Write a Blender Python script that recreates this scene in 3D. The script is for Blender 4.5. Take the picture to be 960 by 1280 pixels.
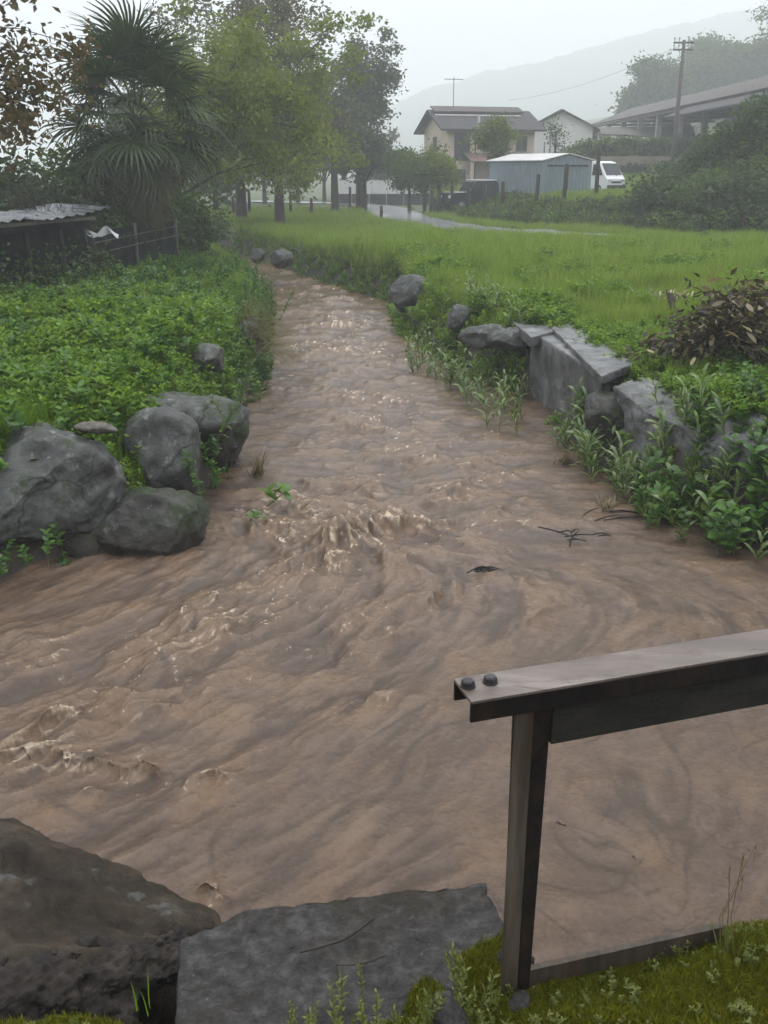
import bpy, bmesh, math, random
import numpy as np
from mathutils import Vector, Matrix, Euler

for _o in list(bpy.data.objects):
    bpy.data.objects.remove(_o)
scene = bpy.context.scene
COL = scene.collection
R = math.radians

# ------------------------------------------------------------------ camera
EYE = 3.2
FPX = 1180.0                      # focal length in pixels of the 960x1280 photograph
PITCH = math.atan(422 / FPX)      # degrees below the horizon
cam_d = bpy.data.cameras.new('camera')
cam_d.sensor_fit = 'VERTICAL'
cam_d.sensor_height = 24.0
cam_d.lens = FPX / 1280 * 24.0
cam_d.clip_start = 0.05
cam_d.clip_end = 3000
cam = bpy.data.objects.new('camera', cam_d)
COL.objects.link(cam)
cam.location = (0, 0, EYE)
cam.rotation_euler = (math.pi / 2 - PITCH, 0, 0)
scene.camera = cam

# ------------------------------------------------------------------ sky and sun (overcast, raining)
SUN_EL, SUN_AZ = R(68), R(20)
w = bpy.data.worlds.new('World')
scene.world = w
w.use_nodes = True
nt = w.node_tree
nt.nodes.clear()
sky = nt.nodes.new('ShaderNodeTexSky')
sky.sky_type = 'NISHITA'
sky.sun_disc = False
sky.sun_elevation = SUN_EL
sky.sun_rotation = SUN_AZ
sky.dust_density = 4.0
mixw = nt.nodes.new('ShaderNodeMixRGB')
mixw.inputs[0].default_value = 0.85           # cloud deck over the blue
# standard overcast sky: the cloud deck is three times as bright overhead as at the horizon
wtc = nt.nodes.new('ShaderNodeTexCoord'); wsx = nt.nodes.new('ShaderNodeSeparateXYZ')
nt.links.new(wtc.outputs['Generated'], wsx.inputs[0])
wm1 = nt.nodes.new('ShaderNodeMath'); wm1.operation = 'MAXIMUM'; wm1.inputs[1].default_value = 0.0
nt.links.new(wsx.outputs[2], wm1.inputs[0])
wm2 = nt.nodes.new('ShaderNodeMath'); wm2.operation = 'MULTIPLY_ADD'; wm2.inputs[1].default_value = 2.0; wm2.inputs[2].default_value = 1.0
nt.links.new(wm1.outputs[0], wm2.inputs[0])
wvm = nt.nodes.new('ShaderNodeVectorMath'); wvm.operation = 'SCALE'; wvm.inputs[0].default_value = (7.3, 7.75, 8.3)
nt.links.new(wm2.outputs[0], wvm.inputs['Scale'])
nt.links.new(wvm.outputs[0], mixw.inputs[2])
bg = nt.nodes.new('ShaderNodeBackground')
bg.inputs['Strength'].default_value = 0.10
wo = nt.nodes.new('ShaderNodeOutputWorld')
nt.links.new(sky.outputs[0], mixw.inputs[1])
nt.links.new(mixw.outputs[0], bg.inputs[0])
nt.links.new(bg.outputs[0], wo.inputs[0])

sun_d = bpy.data.lights.new('sun', 'SUN')
sun_d.energy = 1.4
sun_d.angle = R(40)
sun_d.color = (1.0, 0.97, 0.93)
sun = bpy.data.objects.new('sun', sun_d)
COL.objects.link(sun)
sun.location = (0, 0, 60)
# light comes from up-front-right of the viewer
sun.rotation_euler = Vector((-math.sin(SUN_AZ) * math.cos(SUN_EL), -math.cos(SUN_AZ) * math.cos(SUN_EL), -math.sin(SUN_EL))).to_track_quat('-Z', 'Y').to_euler()

scene.view_settings.view_transform = 'Standard'
scene.view_settings.look = 'None'
scene.view_settings.exposure = 0.28
scene.view_settings.gamma = 1.0
scene.view_settings.use_curve_mapping = False
scene.render.engine = 'CYCLES'
cy = scene.cycles
cy.use_denoising = True
cy.max_bounces = 6
cy.diffuse_bounces = 3
cy.glossy_bounces = 2
cy.transmission_bounces = 4
cy.transparent_max_bounces = 6
cy.volume_bounces = 3
cy.caustics_reflective = False
cy.caustics_refractive = False

# ------------------------------------------------------------------ pixel -> world
_c, _s = math.cos(PITCH), math.sin(PITCH)
def ray(px, py):
    a, b = (px - 480) / FPX, (640 - py) / FPX
    return Vector((a, _c + b * _s, -_s + b * _c))
def onz(px, py, z=0.0):
    r = ray(px, py)
    t = (z - EYE) / r.z
    return Vector((r.x * t, r.y * t, z))
def at(px, py, d):
    r = ray(px, py)
    t = d / r.y
    return Vector((r.x * t, d, EYE + r.z * t))
def pxm(d):                        # metres per photo pixel at horizontal distance d (roughly)
    return d / FPX / _c

# ------------------------------------------------------------------ numpy noise
def _hash(ix, iy, iz, seed):
    h = (ix.astype(np.int64) * 374761393 + iy.astype(np.int64) * 668265263 + iz.astype(np.int64) * 2147483647 + seed * 974711) & 0xFFFFFFFF
    h = ((h ^ (h >> 13)) * 1274126177) & 0xFFFFFFFF
    h = ((h ^ (h >> 16)) * 2246822519) & 0xFFFFFFFF
    return ((h ^ (h >> 15)) & 0xFFFFFF) / float(0xFFFFFF)
def noise2(x, y, seed=0):
    x0, y0 = np.floor(x), np.floor(y)
    fx, fy = x - x0, y - y0
    u, v = fx * fx * fx * (fx * (fx * 6 - 15) + 10), fy * fy * fy * (fy * (fy * 6 - 15) + 10)
    z = np.zeros_like(x0)
    def g(i, j):
        a = _hash(x0 + i, y0 + j, z, seed) * 2 * np.pi
        return np.cos(a) * (fx - i) + np.sin(a) * (fy - j)
    return 1.4 * ((g(0, 0) * (1 - u) + g(1, 0) * u) * (1 - v) + (g(0, 1) * (1 - u) + g(1, 1) * u) * v)
def noise3(p, seed=0):
    x, y, z = p[..., 0], p[..., 1], p[..., 2]
    x0, y0, z0 = np.floor(x), np.floor(y), np.floor(z)
    fx, fy, fz = x - x0, y - y0, z - z0
    s = lambda t: t * t * (3 - 2 * t)
    u, v, q = s(fx), s(fy), s(fz)
    r = 0
    for i in (0, 1):
        for j in (0, 1):
            for k in (0, 1):
                r = r + _hash(x0 + i, y0 + j, z0 + k, seed) * (u if i else 1 - u) * (v if j else 1 - v) * (q if k else 1 - q)
    return r * 2 - 1
def fbm2(x, y, octaves=4, seed=0):
    r, a, f = 0, 1.0, 1.0
    for o in range(octaves):
        r = r + a * noise2(x * f, y * f, seed + o * 17)
        a *= .5; f *= 2.03
    return r
def fbm3(p, octaves=4, seed=0):
    r, a, f = 0, 1.0, 1.0
    for o in range(octaves):
        r = r + a * noise3(p * f, seed + o * 17)
        a *= .5; f *= 2.03
    return r
def sstep(a, b, x):
    t = np.clip((x - a) / (b - a), 0, 1)
    return t * t * (3 - 2 * t)

# ------------------------------------------------------------------ object helpers
def tag(o, label=None, cat=None, group=None, kind=None):
    if label: o['label'] = label
    if cat: o['category'] = cat
    if group: o['group'] = group
    if kind: o['kind'] = kind
    return o
def empty(name, loc=(0, 0, 0), rz=0.0):
    o = bpy.data.objects.new(name, None)
    COL.objects.link(o)
    o.location = loc
    o.rotation_euler = (0, 0, rz)
    o.empty_display_size = .1
    return o
def link(name, me, mat=None, parent=None):
    o = bpy.data.objects.new(name, me)
    COL.objects.link(o)
    if mat is not None and not me.materials:
        me.materials.append(mat)
    if parent is not None:
        o.parent = parent
    return o
def mesh_np(name, V, F, smooth=False):
    V = np.asarray(V, dtype=np.float32); F = np.asarray(F, dtype=np.int32)
    me = bpy.data.meshes.new(name)
    n = F.shape[1]
    me.vertices.add(len(V)); me.vertices.foreach_set('co', V.ravel())
    me.loops.add(F.size); me.loops.foreach_set('vertex_index', F.ravel())
    me.polygons.add(len(F))
    me.polygons.foreach_set('loop_start', np.arange(0, F.size, n, dtype=np.int32))
    me.polygons.foreach_set('loop_total', np.full(len(F), n, dtype=np.int32))
    me.polygons.foreach_set('use_smooth', np.full(len(F), smooth, dtype=bool))
    me.update(calc_edges=True)
    return me
class MB:
    """collects shapes into one mesh"""
    def __init__(s): s.v = []; s.f = []; s.m = []
    def add(s, vs, fs, mi=0):
        b = len(s.v)
        s.v += [tuple(p) for p in vs]
        s.f += [tuple(i + b for i in f) for f in fs]
        s.m += [mi] * len(fs)
        return s
    def box(s, c, size, rz=0.0, M=None, bev=0.0):
        hx, hy, hz = size[0] / 2, size[1] / 2, size[2] / 2
        vs = [Vector((sx * hx, sy * hy, sz * hz)) for sz in (-1, 1) for sy in (-1, 1) for sx in (-1, 1)]
        Q = M if M is not None else Matrix.Rotation(rz, 3, 'Z')
        return s.add([Q @ v + Vector(c) for v in vs], [(0, 2, 3, 1), (4, 5, 7, 6), (0, 1, 5, 4), (2, 6, 7, 3), (0, 4, 6, 2), (1, 3, 7, 5)])
    def tube(s, pts, rad, n=8, cap=True):
        pts = [Vector(p) for p in pts]
        if not hasattr(rad, '__len__'): rad = [rad] * len(pts)
        vs, fs = [], []
        up = None
        for i, p in enumerate(pts):
            t = (pts[min(i + 1, len(pts) - 1)] - pts[max(i - 1, 0)])
            if t.length < 1e-9: t = Vector((0, 0, 1))
            t.normalize()
            if up is None:
                up = t.orthogonal().normalized()
            a = (up - t * up.dot(t))
            a = a.normalized() if a.length > 1e-6 else t.orthogonal().normalized()
            b = t.cross(a); up = a
            for k in range(n):
                q = 2 * math.pi * k / n
                vs.append(p + (a * math.cos(q) + b * math.sin(q)) * rad[i])
        for i in range(len(pts) - 1):
            for k in range(n):
                fs.append((i * n + k, i * n + (k + 1) % n, (i + 1) * n + (k + 1) % n, (i + 1) * n + k))
        if cap:
            fs.append(tuple(range(n - 1, -1, -1)))
            fs.append(tuple((len(pts) - 1) * n + k for k in range(n)))
        return s.add(vs, fs)
    def quad(s, a, b, c, d): return s.add([a, b, c, d], [(0, 1, 2, 3)])
    def slab(s, poly, z0, z1):
        n = len(poly)
        vs = [(p[0], p[1], z0) for p in poly] + [(p[0], p[1], z1) for p in poly]
        fs = [tuple(range(n - 1, -1, -1)), tuple(range(n, 2 * n))] + [(i, (i + 1) % n, n + (i + 1) % n, n + i) for i in range(n)]
        return s.add(vs, fs)
    def mesh(s, name, smooth=False):
        me = bpy.data.meshes.new(name)
        me.from_pydata(s.v, [], s.f)
        if smooth: me.polygons.foreach_set('use_smooth', [True] * len(me.polygons))
        me.update()
        return me
    def build(s, name, mat, parent=None, smooth=False, bevel=0.0):
        me = s.mesh(name, smooth)
        if bevel:
            bm = bmesh.new(); bm.from_mesh(me)
            bmesh.ops.bevel(bm, geom=[e for e in bm.edges], offset=bevel, segments=2, affect='EDGES', profile=.6)
            bm.to_mesh(me); bm.free()
        return link(name, me, mat, parent)
def copy_tree(o, parent=None):
    c = o.copy(); COL.objects.link(c); c.parent = parent
    for ch in list(o.children):
        copy_tree(ch, c)
    return c

# ------------------------------------------------------------------ materials
def newmat(name):
    m = bpy.data.materials.new(name); m.use_nodes = True
    t = m.node_tree; t.nodes.clear()
    return m, t, t.nodes.new, t.links.new
def ramp(t, fac, stops):
    n = t.nodes.new('ShaderNodeValToRGB')
    e = n.color_ramp.elements
    while len(e) < len(stops): e.new(.5)
    for el, (p, c) in zip(e, stops):
        el.position = p; el.color = (c[0], c[1], c[2], 1) if hasattr(c, '__len__') else (c, c, c, 1)
    t.links.new(fac, n.inputs[0])
    return n.outputs[0]
def tnoise(t, vec, scale, detail=5, rough=.6, dist=0.0):
    n = t.nodes.new('ShaderNodeTexNoise')
    n.inputs['Scale'].default_value = scale
    n.inputs['Detail'].default_value = detail
    n.inputs['Roughness'].default_value = rough
    n.inputs['Distortion'].default_value = dist
    if vec is not None: t.links.new(vec, n.inputs['Vector'])
    return n.outputs['Fac']
def mixc(t, fac, a, b):
    n = t.nodes.new('ShaderNodeMixRGB')
    for i, v in ((0, fac), (1, a), (2, b)):
        if hasattr(v, 'is_linked') or hasattr(v, 'links'): t.links.new(v, n.inputs[i])
        elif i == 0: n.inputs[0].default_value = v
        else: n.inputs[i].default_value = (v[0], v[1], v[2], 1)
    return n.outputs[0]
def tmath(t, op, a, b=0.0, clamp=False):
    n = t.nodes.new('ShaderNodeMath'); n.operation = op; n.use_clamp = clamp
    for i, v in ((0, a), (1, b)):
        if hasattr(v, 'links'): t.links.new(v, n.inputs[i])
        else: n.inputs[i].default_value = v
    return n.outputs[0]
def surf(name, cols, scale=3.0, rough=.7, bump=.2, bscale=None, spec=.3, metal=0.0, detail=6, moss=None, stretch=None, spots=None, wet=None, cracks=None, tide=None, rust=None):
    """procedural surface: colour ramp on noise, fine relief, optional moss on upward faces"""
    m, t, N, L = newmat(name)
    tc = N('ShaderNodeNewGeometry').outputs['Position'] if False else N('ShaderNodeTexCoord').outputs['Object']
    vec = tc
    if stretch:
        mp = N('ShaderNodeMapping'); mp.inputs['Scale'].default_value = stretch
        L(tc, mp.inputs[0]); vec = mp.outputs[0]
    n1 = tnoise(t, vec, scale, detail, .62 if detail < 10 else .72, .3)
    k = len(cols)
    col = ramp(t, n1, [(.28 + .46 * i / max(1, k - 1), c) for i, c in enumerate(cols)])
    if spots:
        n3 = tnoise(t, vec, spots[1], 4, .6)
        col = mixc(t, ramp(t, n3, [(spots[2], 0.0), (spots[2] + .07, 1.0)]), col, spots[0])
    if moss:
        geo = N('ShaderNodeNewGeometry')
        sx = N('ShaderNodeSeparateXYZ'); L(geo.outputs['Normal'], sx.inputs[0])
        n4 = tnoise(t, vec, moss[1], 5, .65)
        f = tmath(t, 'ADD', n4, tmath(t, 'MULTIPLY', sx.outputs[2], moss[3] if len(moss) > 3 else .15))
        col = mixc(t, ramp(t, f, [(moss[2], 0.0), (moss[2] + .1, 1.0)]), col, moss[0])
    crk = None
    if cracks:
        wv = N('ShaderNodeVectorMath'); wv.operation = 'MULTIPLY_ADD'
        nn_ = N('ShaderNodeTexNoise'); nn_.inputs['Scale'].default_value = cracks * 1.3; nn_.inputs['Detail'].default_value = 5
        L(vec, nn_.inputs['Vector']); L(nn_.outputs['Color'], wv.inputs[0]); wv.inputs[1].default_value = (.55 / cracks * 2,) * 3; L(vec, wv.inputs[2])
        vo = N('ShaderNodeTexVoronoi'); vo.feature = 'DISTANCE_TO_EDGE'; vo.inputs['Scale'].default_value = cracks
        L(wv.outputs[0], vo.inputs['Vector'])
        crk = ramp(t, vo.outputs['Distance'], [(.0, 1.0), (.035, 0.0)])
        crk = tmath(t, 'MULTIPLY', crk, ramp(t, tnoise(t, vec, cracks * .8, 3), [(.45, 0.0), (.6, .8)]))
        col = mixc(t, crk, col, (.008, .007, .005))
    if rust:
        col = mixc(t, ramp(t, tnoise(t, vec, rust[1], 8, .75, .6), [(.5, 0.0), (.66, rust[2])]), col, rust[0])
    if tide:
        g2 = N('ShaderNodeNewGeometry'); s2_ = N('ShaderNodeSeparateXYZ'); L(g2.outputs['Position'], s2_.inputs[0])
        zt = tmath(t, 'ADD', s2_.outputs[2], tmath(t, 'MULTIPLY', tnoise(t, vec, 4, 5), .25))
        col = mixc(t, ramp(t, zt, [(tide, .85), (tide + .14, 0.0)]), col, (.028, .02, .014))
    p = N('ShaderNodeBsdfPrincipled')
    L(col, p.inputs['Base Color'])
    if wet:
        L(ramp(t, tnoise(t, vec, scale * .7, 3), [(.35, wet[0]), (.65, wet[1])]), p.inputs['Roughness'])
    else:
        p.inputs['Roughness'].default_value = rough
    p.inputs['Specular IOR Level'].default_value = spec
    p.inputs['Metallic'].default_value = metal
    if bump:
        b = N('ShaderNodeBump'); b.inputs['Strength'].default_value = bump; b.inputs['Distance'].default_value = .02
        L(tnoise(t, vec, bscale or scale * 6, 8, .7), b.inputs['Height'])
        L(b.outputs[0], p.inputs['Normal'])
    o = N('ShaderNodeOutputMaterial'); L(p.outputs[0], o.inputs[0])
    return m
def leafm(name, cols, trans=.35, gloss=.12, rough=.45, objrand=True, back=1.0):
    """leaf: diffuse + light coming through + a wet sheen; varies leaf by leaf and plant by plant"""
    m, t, N, L = newmat(name)
    geo = N('ShaderNodeNewGeometry')
    f = geo.outputs['Random Per Island']
    if objrand:
        oi = N('ShaderNodeObjectInfo')
        f = tmath(t, 'ADD', tmath(t, 'MULTIPLY', f, .55), tmath(t, 'MULTIPLY', oi.outputs['Random'], .45))
    k = len(cols)
    col = ramp(t, f, [(.1 + .8 * i / max(1, k - 1), c) for i, c in enumerate(cols)])
    d = N('ShaderNodeBsdfDiffuse'); L(col, d.inputs[0])
    tr = N('ShaderNodeBsdfTranslucent'); L(mixc(t, .35, col, (cols[-1][0] * 1.3, cols[-1][1] * 1.35, cols[-1][2] * .8)), tr.inputs[0])
    g = N('ShaderNodeBsdfGlossy'); g.inputs['Roughness'].default_value = rough; g.inputs[0].default_value = (.8, .8, .8, 1)
    a = N('ShaderNodeMixShader'); a.inputs[0].default_value = trans
    L(d.outputs[0], a.inputs[1]); L(tr.outputs[0], a.inputs[2])
    b = N('ShaderNodeMixShader'); b.inputs[0].default_value = gloss * .45
    L(a.outputs[0], b.inputs[1]); L(g.outputs[0], b.inputs[2])
    o = N('ShaderNodeOutputMaterial'); L(b.outputs[0], o.inputs[0])
    return m

M = {}
M['soil'] = surf('soil', [(.018, .013, .009), (.04, .028, .018), (.07, .05, .032)], 6, .6, .5)
M['rock'] = surf('boulder_rock', [(.016, .016, .013), (.065, .066, .06), (.17, .171, .158)], 3.2, .6, .9, 30, detail=12, spots=((.17, .172, .16), 9, .60), cracks=1.6, tide=.25, moss=((.022, .032, .008), 3.0, .60, .1), wet=(.35, .65))
M['rock_moss'] = surf('mossy_rock', [(.018, .016, .012), (.055, .052, .045), (.13, .125, .11)], 3.4, .6, .9, 30, detail=12, spots=((.17, .165, .15), 10, .6), cracks=2.0, tide=.22, moss=((.02, .03, .007), 2.4, .53, .12), wet=(.4, .7))
M['rock_fore'] = surf('smooth_wet_rock', [(.008, .0055, .0035), (.038, .027, .017), (.105, .08, .056)], 4.0, .6, .9, 50, detail=12, spec=.2, spots=((.10, .10, .092), 5, .58), moss=((.010, .014, .006), 2.2, .60, .03), wet=(.45, .75))
M['rock_broken'] = surf('broken_rock', [(.007, .005, .004), (.022, .016, .012), (.06, .046, .038)], 9, .7, .8, 40)
M['slabrock'] = surf('rough_grey_stone', [(.012, .0105, .009), (.055, .05, .047), (.14, .13, .125)], 22, .7, .9, 90, detail=12, spots=((.17, .165, .16), 60, .67), spec=.2, rust=((.036, .027, .015), 3.0, .9), moss=((.03, .034, .010), 3.0, .62, .0))
M['concrete'] = surf('old_concrete', [(.035, .035, .036), (.11, .108, .108), (.24, .235, .23)], 2.6, .5, .4, 18, moss=((.05, .055, .02), 2.2, .7, .02), wet=(.25, .6))
M['bark'] = surf('bark', [(.02, .016, .012), (.045, .036, .028), (.07, .058, .046)], 8, .8, .6, 20, stretch=(1, 1, .25))
M['fibre'] = surf('palm_fibre', [(.012, .009, .006), (.035, .025, .016), (.06, .042, .026)], 14, .9, .8, 40, stretch=(1, 1, .4))
M['wood'] = surf('weathered_wood', [(.05, .042, .034), (.10, .085, .07), (.15, .13, .11)], 5, .7, .5, 18, stretch=(4, 4, .4))
M['wood_dark'] = surf('dark_wet_wood', [(.008, .007, .006), (.018, .016, .013), (.032, .028, .023)], 4, .6, .35, 20, spec=.15, stretch=(.6, 3, 3))
M['steel'] = surf('weathered_steel', [(.05, .036, .029), (.13, .10, .084), (.25, .205, .18)], 3.0, .38, .2, 60, spec=.6, metal=.2, stretch=(.6, 3, 3), wet=(.16, .45), rust=((.055, .03, .02), 9, .8))
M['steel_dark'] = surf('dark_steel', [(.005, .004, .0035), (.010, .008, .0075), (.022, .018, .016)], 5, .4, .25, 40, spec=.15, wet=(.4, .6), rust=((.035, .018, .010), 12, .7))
M['bolt'] = surf('bolt_steel', [(.02, .017, .018), (.045, .04, .042), (.07, .065, .066)], 30, .3, .2, 90, metal=.4)
M['post'] = surf('post_steel', [(.02, .016, .011), (.06, .046, .033), (.12, .098, .075)], 4, .45, .3, 40, stretch=(6, 6, .5), metal=.1, rust=((.07, .035, .018), 3, .7))
M['asphalt'] = surf('wet_asphalt', [(.13, .13, .132), (.2, .2, .2)], 1.5, .2, .1, 40)
M['gravelly'] = surf('dark_ground', [(.012, .010, .009), (.03, .025, .022), (.06, .05, .045)], 20, .7, .8, 60)
M['deck'] = surf('deck_ground', [(.012, .010, .010), (.022, .019, .018), (.035, .03, .028)], 20, .6, .6, 80)
# ------------------------------------------------------------------ river outline and terrain heights
LEFT_PX = [(-330, 850), (-120, 775), (0, 738), (110, 698), (200, 680), (262, 630), (282, 600), (292, 560), (318, 520), (336, 470), (342, 430), (352, 392), (345, 368), (318, 346), (296, 330), (262, 323), (210, 318)]
RIGHT_PX = [(1330, 790), (1130, 725), (960, 690), (880, 662), (800, 636), (752, 596), (702, 552), (664, 500), (604, 480), (545, 448), (502, 420), (487, 396), (486, 378), (430, 364), (380, 348), (340, 331), (300, 320), (250, 314), (200, 311)]
LB = [onz(a, b) for a, b in LEFT_PX]
RB = [onz(a, b) for a, b in RIGHT_PX]
POLY = np.array([(p.x, p.y) for p in LB] + [(p.x, p.y) for p in reversed(RB)] + [(9.0, .4), (-9.0, .4)])
LBN = np.array([(p.x, p.y) for p in LB]); RBN = np.array([(p.x, p.y) for p in RB])
def seg_dist(x, y, P, closed=False):
    d = np.full(x.shape, 1e9)
    n = len(P)
    for i in range(n if closed else n - 1):
        a, b = P[i], P[(i + 1) % n]
        e = b - a
        t = np.clip(((x - a[0]) * e[0] + (y - a[1]) * e[1]) / (e @ e), 0, 1)
        d = np.minimum(d, np.hypot(x - a[0] - t * e[0], y - a[1] - t * e[1]))
    return d
def inside(x, y, P):
    c = np.zeros(x.shape, bool)
    n = len(P)
    for i in range(n):
        a, b = P[i], P[(i + 1) % n]
        if a[1] == b[1]: continue
        h = ((a[1] > y) != (b[1] > y)) & (x < (b[0] - a[0]) * (y - a[1]) / (b[1] - a[1]) + a[0])
        c ^= h
    return c
def rdist(x, y):                    # > 0 on land, < 0 in the river
    d = seg_dist(x, y, POLY, True)
    return np.where(inside(x, y, POLY), -d, d)
ROAD = [(14.0, 34.0), (10.5, 35.8), (7.0, 37.6), (4.4, 41.0), (2.6, 45.0), (1.2, 52.0), (.5, 60.0), (-.4, 70.0), (-4.0, 80.0), (-12, 86)]
BANK = np.array([(2.9, 57.0), (3.6, 51.5), (5.6, 46.0), (8.6, 41.2), (11.5, 39.0), (15.0, 37.0), (30., 33.), (60, 28)])   # foot of the bank behind the road
BPOLY = np.array(list(map(tuple, BANK)) + [(470, 20), (470, 1020), (6, 1020), (4, 90)])
def near_edge(x):                   # edge of the near bank the viewer stands on
    return np.interp(x, [-3, -.9, -.35, .22, .3, .55, .95, 3], [1.8, 1.78, 1.74, 1.69, 1.725, 1.815, 1.93, 2.25])
def H(x, y):
    x = np.asarray(x, float); y = np.asarray(y, float)
    r = rdist(x, y)
    left = np.where(seg_dist(x, y, LBN) < seg_dist(x, y, RBN), 1.0, 0.0)
    und = .07 * fbm2(x * .35, y * .35, 3, 5) + .03 * fbm2(x * 1.3, y * 1.3, 2, 9)
    top = np.where(left > .5, .97 - .24 * sstep(14, 20, y) * (1 - sstep(1.4, 3.2, r)), .93) + und * sstep(.2, 2.0, r)
    top = top + .012 * np.clip(y - 40, 0, 60) * .5 * (1 - sstep(0, 4, x - 3)) * 0
    wdt = np.where(left > .5, 1.15, .85) + .15 * noise2(x * .8, y * .8, 3)
    z = -.7 + (top + .7) * sstep(-.55, 1, (r - .0) / wdt)
    # bank and lawn behind the road
    ib = inside(x, y, BPOLY)
    sb = np.where(ib, seg_dist(x, y, BANK), 0)
    z = z + 1.12 * sstep(.3, 6.5, sb) + 1.0 * sstep(60, 76, y) * sstep(11, 15, x)
    # overgrown mound to the right of the lawn
    edge = 10.2 + (y - 38) * .335
    z = z + ib * (3.5 * sstep(0.0, 6.5, sb) * sstep(0, 7, x - edge)) * (1 - .75 * sstep(52, 64, y))
    # terrace of the barn above the retaining wall
    z = z + sstep(74.4, 75.4, y) * sstep(10, 17, x) * np.maximum(0, 4.75 + .02 * (y - 75) - z)
    z = z + .03 * np.clip(y - 110, 0, 90) * sstep(10, 70, x) + .012 * np.clip(y - 110, 0, 120)
    z = z + .2 * np.clip(x - 40, 0, 40) * sstep(35, 70, y)
    # near bank
    ye = near_edge(x)
    nb = 1 - sstep(-.02, .10, y - ye)
    zn = 1.38 + .05 * fbm2(x * 2.2, y * 2.2, 3, 21) - .05 * sstep(-.25, .05, y - ye) + .04 * sstep(.5, 1.2, x) + .03 * sstep(.15, .3, x) - .13 * sstep(.1, -.3, x)
    z = np.where(y < 3.2, np.maximum(z * (1 - nb) + nb * zn, np.where(nb > 0.01, -.7, z)), z)
    return z
def Hs(x, y): return float(H(np.array([x]), np.array([y]))[0])
def ground_pt(px, py, z0=1.0, it=12):      # where the pixel's ray meets the ground
    z = z0
    for _ in range(it):
        p = onz(px, py, z); z = .5 * z + .5 * Hs(p.x, p.y)
    return Vector((p.x, p.y, Hs(p.x, p.y)))
def gat(px, d):                            # ground point under pixel column px at distance d
    x = (px - 480) / FPX * d / (_c + .35 * _s)
    for py in (230,):
        x = at(px, py, d).x
    return Vector((x, d, Hs(x, d)))

# ground sheet
def axis(segs):
    out = []
    for a, b, s in segs:
        out += list(np.arange(a, b, s))
    return np.array(out + [segs[-1][1]])
gx = axis([(-460, -60, 20), (-60, -22, 3), (-22, -9, .5), (-9, -2.4, .12), (-2.4, 2.4, .06), (2.4, 9, .12), (9, 26, .4), (26, 60, 2.0), (60, 460, 20)])
gy = axis([(-40, -2, 4), (-2, 1.3, .3), (1.3, 2.5, .03), (2.5, 16, .12), (16, 30, .25), (30, 62, .45), (62, 100, 1.0), (100, 1010, 20)])
GX, GY = np.meshgrid(gx, gy)
GZ = H(GX, GY)
nyg, nxg = GX.shape
idx = np.arange(nyg * nxg).reshape(nyg, nxg)
GF = np.stack([idx[:-1, :-1], idx[:-1, 1:], idx[1:, 1:], idx[1:, :-1]], -1).reshape(-1, 4)
m, t, N, L = newmat('ground_soil_and_grass')
tc = N('ShaderNodeTexCoord').outputs['Object']
cg = ramp(t, tnoise(t, tc, 2.5, 8, .65), [(.3, (.03, .045, .008)), (.5, (.055, .075, .02)), (.7, (.09, .11, .035))])
cs = ramp(t, tnoise(t, tc, 9, 8, .65), [(.3, (.014, .010, .008)), (.6, (.045, .032, .022)), (.75, (.08, .06, .045))])
at_n = N('ShaderNodeAttribute'); at_n.attribute_name = 'soil'
col = mixc(t, at_n.outputs['Fac'], cg, cs)
p = N('ShaderNodeBsdfPrincipled'); L(col, p.inputs[0]); p.inputs['Roughness'].default_value = .75
b = N('ShaderNodeBump'); b.inputs['Strength'].default_value = .7; b.inputs['Distance'].default_value = .03
L(tnoise(t, tc, 28, 8, .7), b.inputs['Height']); L(b.outputs[0], p.inputs['Normal'])
o = N('ShaderNodeOutputMaterial'); L(p.outputs[0], o.inputs[0])
M['ground'] = m
gme = mesh_np('ground', np.stack([GX, GY, GZ], -1).reshape(-1, 3), GF, True)
RG = rdist(GX, GY)
soil = 1 - sstep(.5, 1.3, RG + .25 * noise2(GX * 1.5, GY * 1.5, 4))
soil = np.where(GY < 2.6, .1 + .9 * sstep(-.15, .35, fbm2(GX * 5, GY * 5, 3, 62) + 1.2 * sstep(.7, 1.1, GX) * sstep(1.68, 1.5, GY - .1 * GX) + .6 * sstep(1.2, 1.8, GX)), soil)
a_ = gme.attributes.new('soil', 'FLOAT', 'POINT'); a_.data.foreach_set('value', soil.ravel().astype(np.float32))
tag(link('ground', gme, M['ground']), kind='structure')

# road, a wet asphalt strip a few millimetres over the ground
def smooth_path(P, n=8):
    P = [Vector(p) for p in P]
    out = []
    for i in range(len(P) - 1):
        p0, p1, p2, p3 = P[max(i - 1, 0)], P[i], P[i + 1], P[min(i + 2, len(P) - 1)]
        for k in range(n):
            u = k / n
            out.append(.5 * ((2 * p1) + (p2 - p0) * u + (2 * p0 - 5 * p1 + 4 * p2 - p3) * u * u + (3 * p1 - p0 - 3 * p2 + p3) * u ** 3))
    return out + [P[-1]]
rp = smooth_path(ROAD, 10)
vs = []
NW = 7
for i, p in enumerate(rp):
    tdir = (rp[min(i + 1, len(rp) - 1)] - rp[max(i - 1, 0)]).normalized()
    nrm = Vector((-tdir.y, tdir.x))
    for k in range(NW):
        q = p + nrm * (k / (NW - 1) - .5) * 3.0
        vs.append((q.x, q.y, 0))
vs = np.array(vs); vs[:, 2] = H(vs[:, 0], vs[:, 1])
zz = vs[:, 2].reshape(-1, NW); zz[:] = zz.max(1, keepdims=True) * .7 + zz * .3 + .09
vs[:, 2] = zz.ravel()
ii = np.arange(len(vs)).reshape(-1, NW)
rf = np.stack([ii[:-1, :-1], ii[:-1, 1:], ii[1:, 1:], ii[1:, :-1]], -1).reshape(-1, 4)
tag(link('road', mesh_np('road', vs, rf, True), M['asphalt']), kind='structure')

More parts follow.
